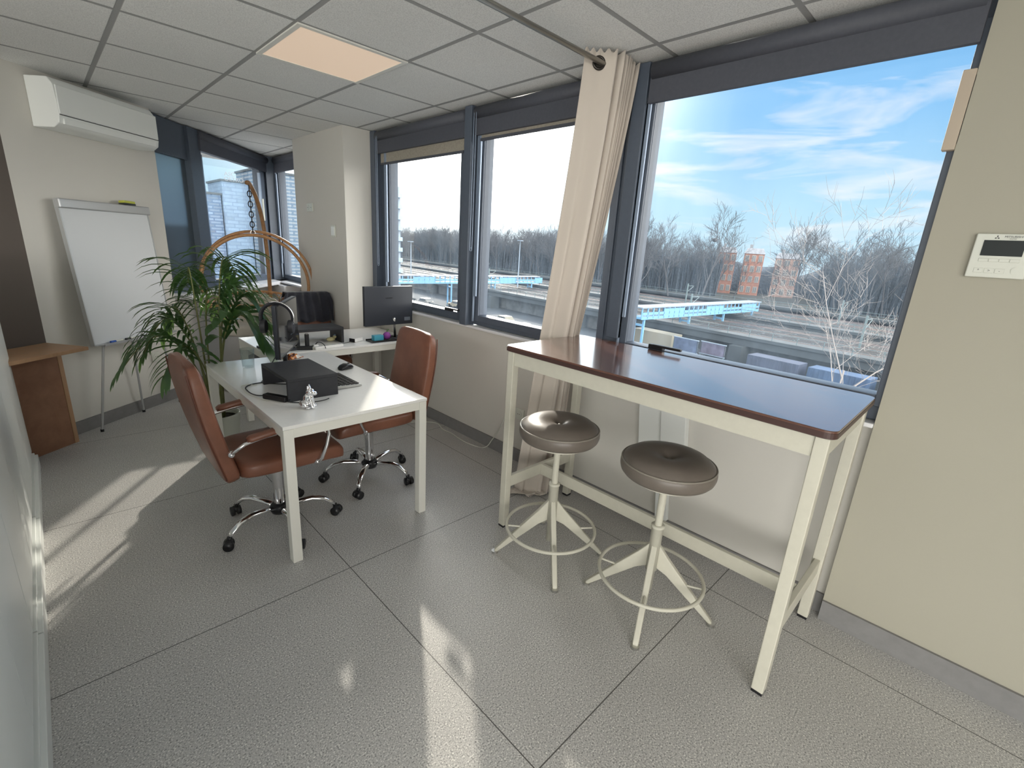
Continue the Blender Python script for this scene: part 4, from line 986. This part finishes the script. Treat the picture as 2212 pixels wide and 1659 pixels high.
# stand: base ring, pole, chain
ptop = hp2(0.0, 0.0, 2.05)
pole = [hp2(0.10, 0.42, 0.03), hp2(0.11, 0.43, 0.5), hp2(0.12, 0.42, 1.0), hp2(0.12, 0.38, 1.4), hp2(0.10, 0.30, 1.72), hp2(0.06, 0.17, 1.93), hp2(0.01, 0.04, 2.05), hp2(-0.015, -0.01, 2.06)]
def smooth_pts(P_, n=6):
    out = []
    for i in range(len(P_)-1):
        p0_, p1_, p2_, p3_ = P_[max(0, i-1)], P_[i], P_[i+1], P_[min(len(P_)-1, i+2)]
        for j in range(n):
            t_ = j/n; out.append(0.5*((2*p1_)+(p2_-p0_)*t_+(2*p0_-5*p1_+4*p2_-p3_)*t_*t_+(3*p1_-p0_-3*p2_+p3_)*t_**3))
    out.append(P_[-1]); return out
MB().tube(smooth_pts(pole), 0.021, 12).build('pole', M_bamboo, hc, smooth=True)
MB().torus(hp2(0.02, 0.05, 0.02), 0.42, 0.018, 48, 8, (X_, Y_)).build('base_ring', M_bamboo, hc, smooth=True)
cn = MB(); zt = 2.03; n_l = 9; ln = (zt-(cz_+Rh+0.03))/n_l
for i in range(n_l):
    zc_ = zt-ln*(i+0.5); ax = (sx_, Z_) if i % 2 else (vd, Z_); pts = []
    for j in range(13):
        a_ = 2*PI*j/12; pts.append(hp2(0, 0, zc_)+ax[0]*0.019*math.cos(a_)+Z_*(ln*0.62)*math.sin(a_))
    cn.tube(pts, 0.005, 6, caps=False)
cn.build('chain', M_blackm, hc)
MB().torus(hp2(0, 0, cz_+Rh+0.022), 0.022, 0.004, 20, 6, (sx_, Z_)).build('hook_ring', M_steel, hc)

# ================================================================== OUTSIDE
TV = V(0.122, 0.9925, 0).normalized(); NV_ = V(TV.y, -TV.x, 0)      # tracks run along TV, NV_ points away from the building
Mt = Matrix((NV_, TV, Z_)).transposed().to_4x4()
M_conc = mat('viaduct_concrete', (0.042, 0.052, 0.060), 0.85, noise=(0.6, 0.18))
M_concd = mat('retaining_wall', (0.08, 0.09, 0.10), 0.9, noise=(0.8, 0.35))
M_ballast = mat('rusty_ballast', (0.034, 0.023, 0.024), 0.95, noise=(0.35, 0.35, (1, 0.15, 1)))
M_street = mat('street_asphalt', (0.035, 0.044, 0.055), 0.9, noise=(0.15, 0.35))
M_railing = mat('railing_green', (0.10, 0.14, 0.15), 0.6)
M_blue = mat('pale_blue_steel', (0.12, 0.27, 0.44), 0.5)
M_bluew = mat('bridge_deck_white', (0.17, 0.22, 0.28), 0.6)
M_bark = mat('grey_bark', (0.055, 0.058, 0.066), 0.9)
M_barkl = mat('pale_bark', (0.20, 0.18, 0.17), 0.85)
M_under = mat('bare_undergrowth', (0.052, 0.066, 0.085), 1.0, noise=(0.25, 0.35, (1, 1, 0.35)), bump=(1.2, 1.0, 0.6))
struct(MB().box((3.2, -260, -12.3), (420, 330, -12.0), Mt).build('street_ground', M_street))
struct(MB().box((66, -260, -12.0), (84, 330, -8.2), Mt).build('railway_embankment', M_ballast))
struct(MB().box((84, -260, -12.0), (107, 330, -7.8), Mt).build('railway_embankment', M_ballast))
struct(MB().box((107, -260, -12.0), (420, 330, -7.2), Mt).build('wooded_ground', mat('woodland_floor', (0.03, 0.032, 0.03), 1.0, noise=(0.3, 0.4))))
def viaduct(label, D, zt, th, wdt, pier_ss, zb, s0=-120, s1=260, rail=True):
    t = empty('railway_viaduct', (0, 0, 0)); tag(t, label, 'viaduct')
    MB().box((D, s0, zt-th), (D+wdt, s1, zt), Mt).build('deck', M_conc, t)
    MB().box((D-0.25, s0, zt-0.35), (D+0.1, s1, zt+0.05), Mt).build('edge_beam', M_conc, t)
    if rail:
        rl = MB()
        rl.box((D, s0, zt+1.0), (D+0.06, s1, zt+1.07), Mt).box((D, s0, zt+0.5), (D+0.05, s1, zt+0.55), Mt)
        s = s0
        while s < s1: rl.box((D, s, zt), (D+0.06, s+0.08, zt+1.0), Mt); s += 3.0
        rl.build('railing', M_railing, t)
    for s in pier_ss: MB().box((D-1.2, s-0.9, zb), (D+1.2, s+0.9, zt-th-0.01), Mt).build('pier', M_conc, t)
    return t
viaduct('nearest concrete railway viaduct with piers above the street', 63.5, -8.0, 1.3, 2.4, (-30, 0, 31.0, 62, 90, 120), -12)
viaduct('middle concrete railway viaduct beyond the reddish tracks', 82.5, -7.4, 1.2, 3.0, (), -8)
viaduct('farthest greenish railing viaduct at the foot of the bare trees', 104.0, -6.9, 0.6, 3.0, (), -8)
struct(MB().box((65.6, -260, -12.0), (65.99, 330, -9.3), Mt).build('retaining_wall', M_concd))
def track(label, D, zt):
    t = empty('railway_track', (0, 0, 0)); tag(t, label, 'railway track')
    for k in (-0.72, 0.72): MB().box((D+k-0.05, -120, zt), (D+k+0.05, 260, zt+0.16), Mt).build('rail', M_steel, t)
    q = MB(); s = -60
    while s < 200: q.box((D-1.25, s, zt), (D+1.25, s+0.3, zt+0.06), Mt); s += 2.4
    o = q.build('sleepers', M_conc, t); o['kind'] = 'stuff'
for D, zt, l in ((70, -8.2, 'railway track on the reddish bed, nearest to the office'), (75, -8.2, 'railway track in the middle of the nearer reddish bed'), (80, -8.2, 'railway track beside the middle viaduct'), (91, -7.8, 'railway track on the farther bed, first past the middle viaduct'), (98, -7.8, 'railway track nearest the wood on the farther bed')): track(l, D, zt)
def mast(label, D, s, zb, h, arm):
    t = empty('catenary_mast', tuple(Mt @ V(D, s, zb))); tag(t, label, 'mast', 'masts along the railway')
    MB().box((-0.12, -0.12, 0), (0.12, 0.12, h)).build('post', M_railing, t)
    MB().tube([V(0, 0, h-0.5), V(0, 0, h-0.5)+NV_*arm], 0.06, 6).tube([V(0, 0, h-1.8), V(0, 0, h-0.6)+NV_*arm], 0.05, 6).build('bracket_arm', M_railing, t)
for i, (D, s) in enumerate(((72.5, 20), (72.5, 45), (72.5, 72), (72.5, 105), (94.5, 30), (94.5, 60), (94.5, 100), (94.5, 140))):
    mast('grey green catenary mast %s, %s' % ('between the nearer reddish tracks' if D < 84 else 'on the farther track bed', ('nearest the right end', 'second from the right', 'third from the right', 'farthest to the left')[i % 4]), D, s, -8.2 if D < 84 else -7.8, 4.2, 2.2)
def footbridge(label, a, b, zt):
    a, b = V(*a, zt), V(*b, zt); L = (b-a).length; Mf = frame_matrix(a, b-a)
    t = empty('footbridge', (0, 0, 0)); tag(t, label, 'footbridge')
    MB().box((0, -0.9, -1.55), (L, 0.9, -1.25), Mf).build('deck', M_blue, t)
    MB().box((-0.3, -1.15, 0.0), (L+0.3, 1.15, 0.16), Mf).build('roof', M_bluew, t)
    g = MB()
    g.box((0, -1.0, -0.95), (L, -0.88, -0.60), Mf)
    n = int(L/1.3)
    for i in range(n+1):
        x = L*i/n; g.box((x-0.10, -1.0, -1.5), (x+0.10, -0.88, 0), Mf).box((x-0.06, 0.88, -1.5), (x+0.06, 1.0, 0), Mf)
        if 3 < i % 9 < 8: g.box((x-0.10, -0.98, -1.5), (x+1.3, -0.90, -0.15), Mf)
    g.box((0, -1.0, -1.6), (L, -0.86, -1.2), Mf); g.build('side_panels', M_blue, t)
    for k in (0.03, 0.36, 0.66, 0.95):
        p = Mf @ V(L*k, 0, 0); zb = -12 if (p.dot(NV_) < 66) else -8.2
        MB().box((L*k-0.25, -0.9, zb-zt), (L*k-0.02, -0.6, -1.6), Mf).box((L*k-0.25, 0.6, zb-zt), (L*k-0.02, 0.9, -1.6), Mf).box((L*k-0.25, -0.6, -2.6), (L*k-0.02, 0.6, -2.3), Mf).build('support', M_blue, t)
    return t
footbridge('pale blue covered footbridge over the tracks, seen through the large window', (58.5, 34.6), (93.5, 31.2), -5.3)
footbridge('pale blue covered footbridge over the tracks, seen through the two left windows', (51.0, 88.4), (92.7, 85.6), -5.3)

# ---- trees
def tree_mesh(name, seed, H, spread, levels, material, twig=0.02, r0=0.22, crown0=0.28, nb=(3, 4)):
    rg = random.Random(seed); mb = MB()
    def branch(p, d, L, r, lv):
        n = 3 if lv < 2 else 2
        pts = [p]; q = p.copy(); dd = d.copy()
        for i in range(n):
            dd = (dd+V(rg.uniform(-1, 1), rg.uniform(-1, 1), rg.uniform(-0.3, 0.7))*0.20).normalized(); q = q+dd*(L/n); pts.append(q.copy())
        re = r*0.45
        mb.tube(pts, [r+(re-r)*i/n for i in range(n+1)], 5 if lv < 2 else 3, caps=False)
        if lv >= levels: return
        k = rg.randint(*nb)+(1 if lv == 0 else 0)+(2 if lv == 0 else 0)
        for j in range(k):
            f = crown0+(1-crown0)*(j+0.6)/k if lv == 0 else 0.30+0.70*(j+0.7)/k
            f = min(f, 0.999); i = min(n-1, int(f*n)); pp = pts[i].lerp(pts[i+1], f*n-i)
            a = rg.uniform(0, 2*PI); tl_ = rg.uniform(0.45, 0.85)*spread
            t_ = (pts[i+1]-pts[i]).normalized(); s_ = t_.cross(V(0.3, 0.2, 1)).normalized(); u_ = t_.cross(s_)
            nd = (t_*math.cos(tl_)+(s_*math.cos(a)+u_*math.sin(a))*math.sin(tl_)+V(0, 0, 0.15)).normalized()
            branch(pp, nd, L*rg.uniform(0.50, 0.68), max(twig, re*rg.uniform(0.75, 1.0)), lv+1)
    branch(V(0, 0, 0), V(rg.uniform(-.05, .05), rg.uniform(-.05, .05), 1).normalized(), H*0.72, r0, 0)
    me = bpy.data.meshes.new(name); me.from_pydata([tuple(p) for p in mb.v], [], mb.f); me.update(); me.materials.append(material); return me
tm = [tree_mesh('bare_tree', 20+i, 15, 0.95, 4, M_bark, 0.035, 0.24, 0.22, (4, 5)) for i in range(5)]
rng = random.Random(77); cnt = 0
def pxaz(v): return math.degrees(math.atan2(v.y, v.x))
def put_tree(D, s, sc_, me, label=None, grp='bare trees of the wood beyond the railway'):
    p = Mt @ V(D, s, -7.3)
    if label is None:
        a_ = pxaz(p); depth = 'front' if D < 119 else ('second' if D < 132 else 'back')
        where = ('right end of large window' if a_ < 5 else 'right part of large window' if a_ < 13 else 'centre of large window' if a_ < 24 else 'left end of large window' if a_ < 34
                 else 'middle window by curtain' if a_ < 46 else 'middle window by mullion' if a_ < 53 else 'left window by mullion' if a_ < 59 else 'centre of left window' if a_ < 66 else 'left window by tower')
        label = 'bare grey winter tree, %s row of wood, %s' % (depth, where)
    o = bpy.data.objects.new('bare_tree', me); COL.objects.link(o); o.location = p
    o.scale = (sc_, sc_, sc_); o.rotation_euler = (0, 0, rng.uniform(0, 6.28)); tag(o, label, 'tree', grp); return o
for row, (D0, sp) in enumerate(((113, 4.6), (126, 4.4), (140, 5.5))):
    s = -12
    while s < 300:
        D = D0+rng.uniform(-4, 4); p = Mt @ V(D, s, 0); az = pxaz(p)
        if -6 < az < 74 and not (11.5 < az < 22.6 and D < 160 and row < 3):
            put_tree(D, s, rng.uniform(0.66, 0.86)*(0.95+0.05*row)*(1.06 if az > 35 else 0.94), tm[rng.randrange(5)])
        s += sp*rng.uniform(0.7, 1.3)
for D, s, k in ((150, 62, 0.86), (152, 52, 0.84), (156, 44, 0.82), (150, 39, 0.8), (158, 30, 0.82)):
    put_tree(D, s, k, tm[rng.randrange(5)])
def at_dist(az, d): return V(d*math.cos(R(az)), d*math.sin(R(az)), 0)
for az, d, k, l in ((30.8, 118, 0.92, 'tall bare tree rising above the wood just right of the curtain'), (23.8, 125, 1.03, 'tall bare tree with a bird nest left of the brick houses'),
                    (14.4, 118, 0.88, 'tall spreading bare tree right of the brick houses'), (11.2, 115, 0.90, 'tall wind-bent bare tree second right of the brick houses'), (7.4, 116, 0.84, 'tall bare tree near the right jamb of the large window'), (27.4, 122, 0.86, 'tall bare tree between the curtain and the nest tree'),
                    (17.2, 128, 0.52, 'low bare tree in front of the gap in the brick houses'), (20.6, 131, 0.52, 'low bare tree hiding the left corner of the brick houses')):
    p = at_dist(az, d); o = put_tree(p.dot(NV_), p.dot(TV), k, tm[rng.randrange(5)], l, None)
ne = at_dist(23.4, 124); nst = MB(); rg = random.Random(4)
for i in range(60):
    a_ = rg.uniform(0, 6.28); b_ = rg.uniform(-1, 1); c = V(math.cos(a_), math.sin(a_), b_*0.6)*0.55; nst.tube([c, c+V(rg.uniform(-.5, .5), rg.uniform(-.5, .5), rg.uniform(-.2, .2))], 0.035, 3)
nst.ball((0, 0, 0), 0.5, 6); no_ = nst.build('bird_nest', M_bark); no_.location = (ne.x, ne.y, 6.2); tag(no_, 'dark round bird nest high in the tall bare tree', 'nest')
# undergrowth mass
ug = MB(); rg = random.Random(9)
def thicket(D, s0, s1, h, dens):
    for i in range(dens):
        s = rg.uniform(s0, s1); d_ = D+rg.uniform(-5, 6); p = Mt @ V(d_, s, -7.4)
        az = pxaz(p)
        if 13.0 < az < 22.4 and d_ < 150: continue
        hh = h*rg.uniform(0.65, 1.12); w_ = rg.uniform(0.10, 0.28); a_ = rg.uniform(0, PI); dx = V(math.cos(a_), math.sin(a_), 0)*w_
        lean = V(rg.uniform(-1, 1), rg.uniform(-1, 1), 0)*1.1
        ug.add([p-dx, p+dx, p+dx*0.8+lean*0.5+Z_*hh*0.6, p-dx*0.8+lean*0.5+Z_*hh*0.6, p+lean+Z_*hh, p+V(dx.y, -dx.x, 0)], [(0, 1, 2, 3), (3, 2, 4), (1, 5, 2), (5, 0, 3)])
thicket(120, -30, 290, 10.5, 12000); thicket(133, -30, 300, 11.0, 9000)
uo = ug.build('undergrowth', M_under); uo['kind'] = 'stuff'; uo['label'] = 'dense grey undergrowth and saplings of the wood beyond the railway'; uo['category'] = 'undergrowth'
bk = MB()
rows_ = []
for i in range(150):
    s = -60+i*2.0; hh = 7.4+1.0*math.sin(i*0.9)+0.9*math.sin(i*0.37+1)+rg.uniform(-.5, .5)
    az = pxaz(Mt @ V(152, s, 0))
    rows_.append([Mt @ V(148, s, -7.3), Mt @ V(149, s, -7.3+hh*0.7), Mt @ V(152, s, -7.3+hh), Mt @ V(160, s, -7.3+hh*0.9), Mt @ V(163, s, -7.3)])
vs = [p for r_ in rows_ for p in r_]; fs = [(i*5+j, i*5+j+1, (i+1)*5+j+1, (i+1)*5+j) for i in range(len(rows_)-1) for j in range(4)]
bo = MB().add(vs, fs).build('distant_wood', M_under, smooth=True); bo['kind'] = 'stuff'; bo['label'] = 'hazy grey mass of the deeper wood behind the nearer trees'; bo['category'] = 'wood'

# near bare tree by the right side of the window
nt_me = tree_mesh('near_bare_tree', 5, 15.5, 1.0, 5, M_barkl, 0.011, 0.09, 0.40, (3, 4))
o = bpy.data.objects.new('bare_tree', nt_me); COL.objects.link(o); o.location = (23.0, 3.4, -12.0); o.scale = (0.86, 0.86, 0.86); tag(o, 'nearby pale-barked bare tree at the right side of the large window', 'tree')

# ---- buildings
M_brick = mat('red_brick', (0.22, 0.105, 0.075), 0.9, noise=(1.2, 0.2))
M_bwin = mat('house_window', (0.07, 0.08, 0.09), 0.25)
M_bfr = mat('pale_window_frame', (0.26, 0.24, 0.22), 0.7)
M_roofd = mat('slate_roof', (0.17, 0.18, 0.20), 0.7, noise=(1.5, 0.25))
def house(label, c, w_, d_, h, floors, cols, wall, roof_h=1.5, rz=None):
    c = Vector(c); f = V(-c.x, -c.y, 0).normalized() if rz is None else V(math.cos(rz), math.sin(rz), 0)
    ux = V(-f.y, f.x, 0); Mh = Matrix((ux, -f, Z_)).transposed().to_4x4(); Mh.translation = V(0, 0, 0)
    t = empty('brick_house', tuple(c)); tag(t, label, 'building')
    MB().box((-w_/2, 0, 0), (w_/2, d_, h), Mh).build('walls', wall, t)
    MB().loft([[Mh @ V(-w_/2-.2, -.2, h), Mh @ V(w_/2+.2, -.2, h), Mh @ V(w_/2+.2, d_, h), Mh @ V(-w_/2-.2, d_, h)], [Mh @ V(-w_/2+.5, 1.2, h+roof_h), Mh @ V(w_/2-.5, 1.2, h+roof_h), Mh @ V(w_/2-.5, d_-1, h+roof_h), Mh @ V(-w_/2+.5, d_-1, h+roof_h)]]).build('roof', M_roofd, t)
    MB().box((-w_*0.3, 2, h+roof_h*0.4), (-w_*0.3+0.7, 2.9, h+roof_h+1.0), Mh).build('chimney', M_roofd, t)
    for i in range(floors):
        for j in range(cols):
            x = -w_/2+w_*(j+0.5)/cols; zz = h*(i+0.30)/floors; ww, wh = w_/cols*0.24, h/floors*0.26
            fr_ = MB().box((x-ww-.12, -0.10, zz-.12), (x+ww+.12, -0.005, zz+2*wh+.12), Mh).build('window', M_bfr, t)
            MB().box((x-ww, -0.13, zz), (x-0.06, -0.101, zz+2*wh), Mh).box((x+0.06, -0.13, zz), (x+ww, -0.101, zz+2*wh), Mh).build('pane', M_bwin, fr_)
    return t
house('red brick house with slate roof, left of the two sunny ones', (139.2, 56.0, -7.2), 4.6, 8, 11.2, 4, 3, M_brick)
house('red brick house with slate roof, right of the two sunny ones', (141.5, 49.6, -7.2), 5.0, 8, 11.2, 4, 3, M_brick)
house('darker brick house half hidden by bare trees, right of the sunny ones', (147.0, 42.6, -7.2), 6.0, 8, 10.4, 4, 3, mat('dull_brick', (0.22, 0.15, 0.13), 0.9, noise=(1.2, 0.2)))
# apartment tower
ab = empty('apartment_tower', (76.8, 127.8, -12)); tag(ab, 'narrow apartment tower with stacked balconies at the left edge of the window', 'building')
Ma = frame_matrix((0, 0, 0), V(127.8, -76.8, 0))
MB().box((-9, 0, 0), (0.9, 9, 28.5), Ma).build('walls', mat('tower_wall', (0.22, 0.27, 0.32), 0.7), ab)
for i in range(9):
    z_ = 1.6+i*3.0
    b_ = MB().box((-3.2, -1.0, z_), (1.5, -0.005, z_+1.1), Ma).build('balcony', mat('balcony_panel', (0.24, 0.36, 0.50), 0.6), ab)
    MB().box((-2.9, -0.012, z_+1.1), (-0.2, -0.001, z_+2.7), Ma).build('window', M_bwin, ab)
# office blocks on the left
M_f1 = facade_mat('panel_facade', (0.13, 0.19, 0.28), (0.05, 0.09, 0.16), 2.6, 0.75, 0.16, 0.45)
M_f2 = facade_mat('pale_facade', (0.14, 0.21, 0.30), (0.09, 0.14, 0.22), 2.8, 0.9, 0.10, 0.25)
M_f3 = facade_mat('striped_facade', (0.18, 0.21, 0.24), (0.06, 0.10, 0.15), 6.0, 0.9, 0.27, 0.2)
def block(label, x0, x1, yc, h, m_, name='office_building'):
    t = empty(name, ((x0+x1)/2, yc, -12)); tag(t, label, 'building')
    MB().box((-(x1-x0)/2, 0, 0), ((x1-x0)/2, 14, h+12)).build('facade', m_, t)
    MB().box((-(x1-x0)/2-.3, -.3, h+12.01), ((x1-x0)/2+.3, 14.3, h+12.5)).build('roof_edge', M_conc, t)
    return t
block('low pale blue panelled office block at the left edge of the far window', 6.0, 36.1, 146, 10.2, M_f1)
o2 = block('pale blue office block with rooftop letters behind the hanging chair', 36.4, 42.6, 145, 13.6, M_f2)
block('tall striped office block with flat roof beside the rooftop letters', 42.9, 62.0, 142, 16.9, M_f3)
for k, (tx, zz) in enumerate((('ASC', 15.75), ('OETRO', 14.55))):
    text('lettering', tx, 1.35, M_roofd, o2, V(-1.2+k*0.9, -0.4, 12+zz-0.35), (1, 0, 0), Z_, 0.06)
# lamps, vehicles, signs
def street_lamp(label, x, y, zb, h):
    t = empty('street_lamp', (x, y, zb)); tag(t, label, 'street lamp')
    MB().tube([(0, 0, 0), (0, 0, h)], [0.16, 0.09], 8).build('pole', M_bluew, t)
    MB().box((-0.8, -0.9, h-0.06), (0.15, 0.25, h+0.12)).build('lamp_head', M_bluew, t)
street_lamp('tall thin street lamp in front of the trees, in the middle window', 85.0, 84.7, -7.8, 11.2)
street_lamp('short pale street lamp by the apartment tower', 64.5, 101.2, -8.2, 9.8)
def vehicle(label, x, y, rz, L, Wd, H, col, cab=None, kind='car'):
    t = empty(kind, (x, y, -12), rz); tag(t, label, 'vehicle')
    mc = mat('paint_%d' % int(sum(c*977 for c in col)), tuple(c*0.3 for c in col), 0.35)
    if kind == 'truck':
        MB().box((-L/2, -Wd/2, 0.9), (L*0.28, Wd/2, H)).build('cargo_box', mc, t); MB().box((L*0.31, -Wd/2, 0.6), (L/2, Wd/2, H*0.8)).build('cab', mc, t, bevel=0.1)
        MB().box((L*0.5+0.005, -Wd*0.42, H*0.45), (L*0.5+0.02, Wd*0.42, H*0.72)).build('windscreen', M_bwin, t)
        wx = (-L*0.36, -L*0.28, L*0.38)
    else:
        MB().loft([[V(-L/2, s_, 0.35), V(L/2, s_, 0.35), V(L/2, s_, H*0.55), V(L*0.22, s_, H*0.62), V(L*0.08, s_, H), V(-L*0.32, s_, H), V(-L*0.46, s_, H*0.62), V(-L/2, s_, H*0.6)] for s_ in (-Wd/2, Wd/2)]).build('body', mc, t)
        MB().box((-L*0.34, -Wd/2-.01, H*0.64), (L*0.10, Wd/2+.01, H*0.92)).build('side_windows', M_bwin, t)
        wx = (-L*0.32, L*0.32)
    for x_ in wx:
        for s_ in (-1, 1): MB().cyl((x_, s_*(Wd/2-.22), .36), (x_, s_*(Wd/2+.02), .36), .36, 14).build('wheel', M_black, t)
tr_az = math.atan2(TV.y, TV.x)
p = Mt @ V(58, 41.5, 0); vehicle('cream box truck parked below the viaduct, left end of the large window', p.x, p.y, tr_az, 8.5, 2.4, 3.3, (0.62, 0.58, 0.46), kind='truck')
for i, (D, s, col, l) in enumerate(((50, 62, (0.6, 0.6, 0.6), 'pale grey car on the street below the middle window'), (52, 70, (0.55, 0.52, 0.42), 'cream car on the street below the middle window'), (54, 84, (0.7, 0.7, 0.66), 'white car on the street below the leftmost long window'),
                              (55, 92, (0.68, 0.64, 0.5), 'cream car in the row under the leftmost long window'), (50, 98, (0.66, 0.66, 0.64), 'white car farthest along the street below'), (60, 36.5, (0.12, 0.13, 0.16), 'dark car beside the box truck'), (46, 22, (0.25, 0.33, 0.6), 'blue car on the street at the lower right of the large window'))):
    p = Mt @ V(D, s, 0); vehicle(l, p.x, p.y, tr_az+0.05*i, 4.4, 1.8, 1.5, col)
def billboard(label, D, s, zc, w_, h_, col, writing=None):
    p = Mt @ V(D, s, 0); t = empty('billboard', (p.x, p.y, -12)); tag(t, label, 'billboard')
    Mq = Matrix((TV*-1, NV_, Z_)).transposed().to_4x4()
    MB().box((-w_/2, 0, zc-h_/2), (w_/2, 0.15, zc+h_/2), Mq).build('panel', mat('board_'+label[:8].replace(' ', '_'), tuple(c*0.35 for c in col), 0.6, noise=(0.9, 0.35)), t)
    q = MB()
    for x in (-w_/2, w_/2-0.12): q.box((x, 0.0, 0), (x+0.12, 0.12, zc+h_/2), Mq)
    q.build('posts', M_railing, t)
    e = MB(); e.box((-w_/2-.08, -.04, zc+h_/2), (w_/2+.08, .16, zc+h_/2+.1), Mq).box((-w_/2-.08, -.04, zc-h_/2-.1), (w_/2+.08, .16, zc-h_/2), Mq); e.build('frame', M_bluew, t)
    return t
billboard('blue grey framed billboard below the viaduct, left of its pier', 56, 34.6, 2.6, 3.6, 1.6, (0.16, 0.22, 0.38))
billboard('violet picture hoarding just left of the viaduct pier', 58, 31.8, 2.4, 3.4, 1.5, (0.28, 0.27, 0.40))
struct(MB().box((54.0, -60, -12), (54.3, 31.0, -10.4), Mt).box((50.0, 33.0, -12), (50.3, 120, -11.2), Mt).build('street_barrier', M_conc))
for i, (s, col, l) in enumerate(((24.5, (0.16, 0.20, 0.32), 'dark blue freight container under the viaduct, nearest the pier'), (17.5, (0.14, 0.26, 0.50), 'blue freight container under the viaduct'), (10.5, (0.45, 0.40, 0.36), 'beige freight container under the viaduct at the right'))):
    p = Mt @ V(60, s, 0); t = empty('freight_container', (p.x, p.y, -12), tr_az); tag(t, l, 'container')
    MB().box((-3.0, -1.2, 0.1), (3.0, 1.2, 2.6)).build('body', mat('cont_%d' % i, tuple(c*0.3 for c in col), 0.6, noise=(0.5, 0.25)), t); q = MB()
    for k in range(12): q.box((-2.9+k*0.5, 1.2, 0.15), (-2.7+k*0.5, 1.25, 2.55))
    q.build('ribs', mat('cont_%d' % i, col), t)
sh = empty('bus_shelter', tuple(Mt @ V(47.5, 31.2, -12))); tag(sh, 'small glass shelter on the street below the billboards', 'shelter')
Ms = Matrix((TV, NV_, Z_)).transposed().to_4x4()
MB().box((-1.2, -0.6, 2.3), (1.2, 0.7, 2.45), Ms).build('roof', M_railing, sh); MB().box((-1.1, 0.6, 0.1), (1.1, 0.63, 2.3), Ms).build('back_pane', M_bluew, sh)
for x in (-1.15, 1.05): MB().box((x, 0.5, 0), (x+0.1, 0.6, 2.3), Ms).build('post', M_railing, sh)

# text and cables become plain meshes, so that each is an object of its own
dg_ = bpy.context.evaluated_depsgraph_get()
for o in [o for o in bpy.data.objects if o.type in ('FONT', 'CURVE')]:
    me = bpy.data.meshes.new_from_object(o.evaluated_get(dg_)); n = bpy.data.objects.new(o.name, me); nm = o.name; COL.objects.link(n)
    n.parent = o.parent; n.matrix_local = o.matrix_local.copy()
    for k in o.keys():
        if k in ('label', 'category', 'group', 'kind'): n[k] = o[k]
    bpy.data.objects.remove(o); n.name = nm
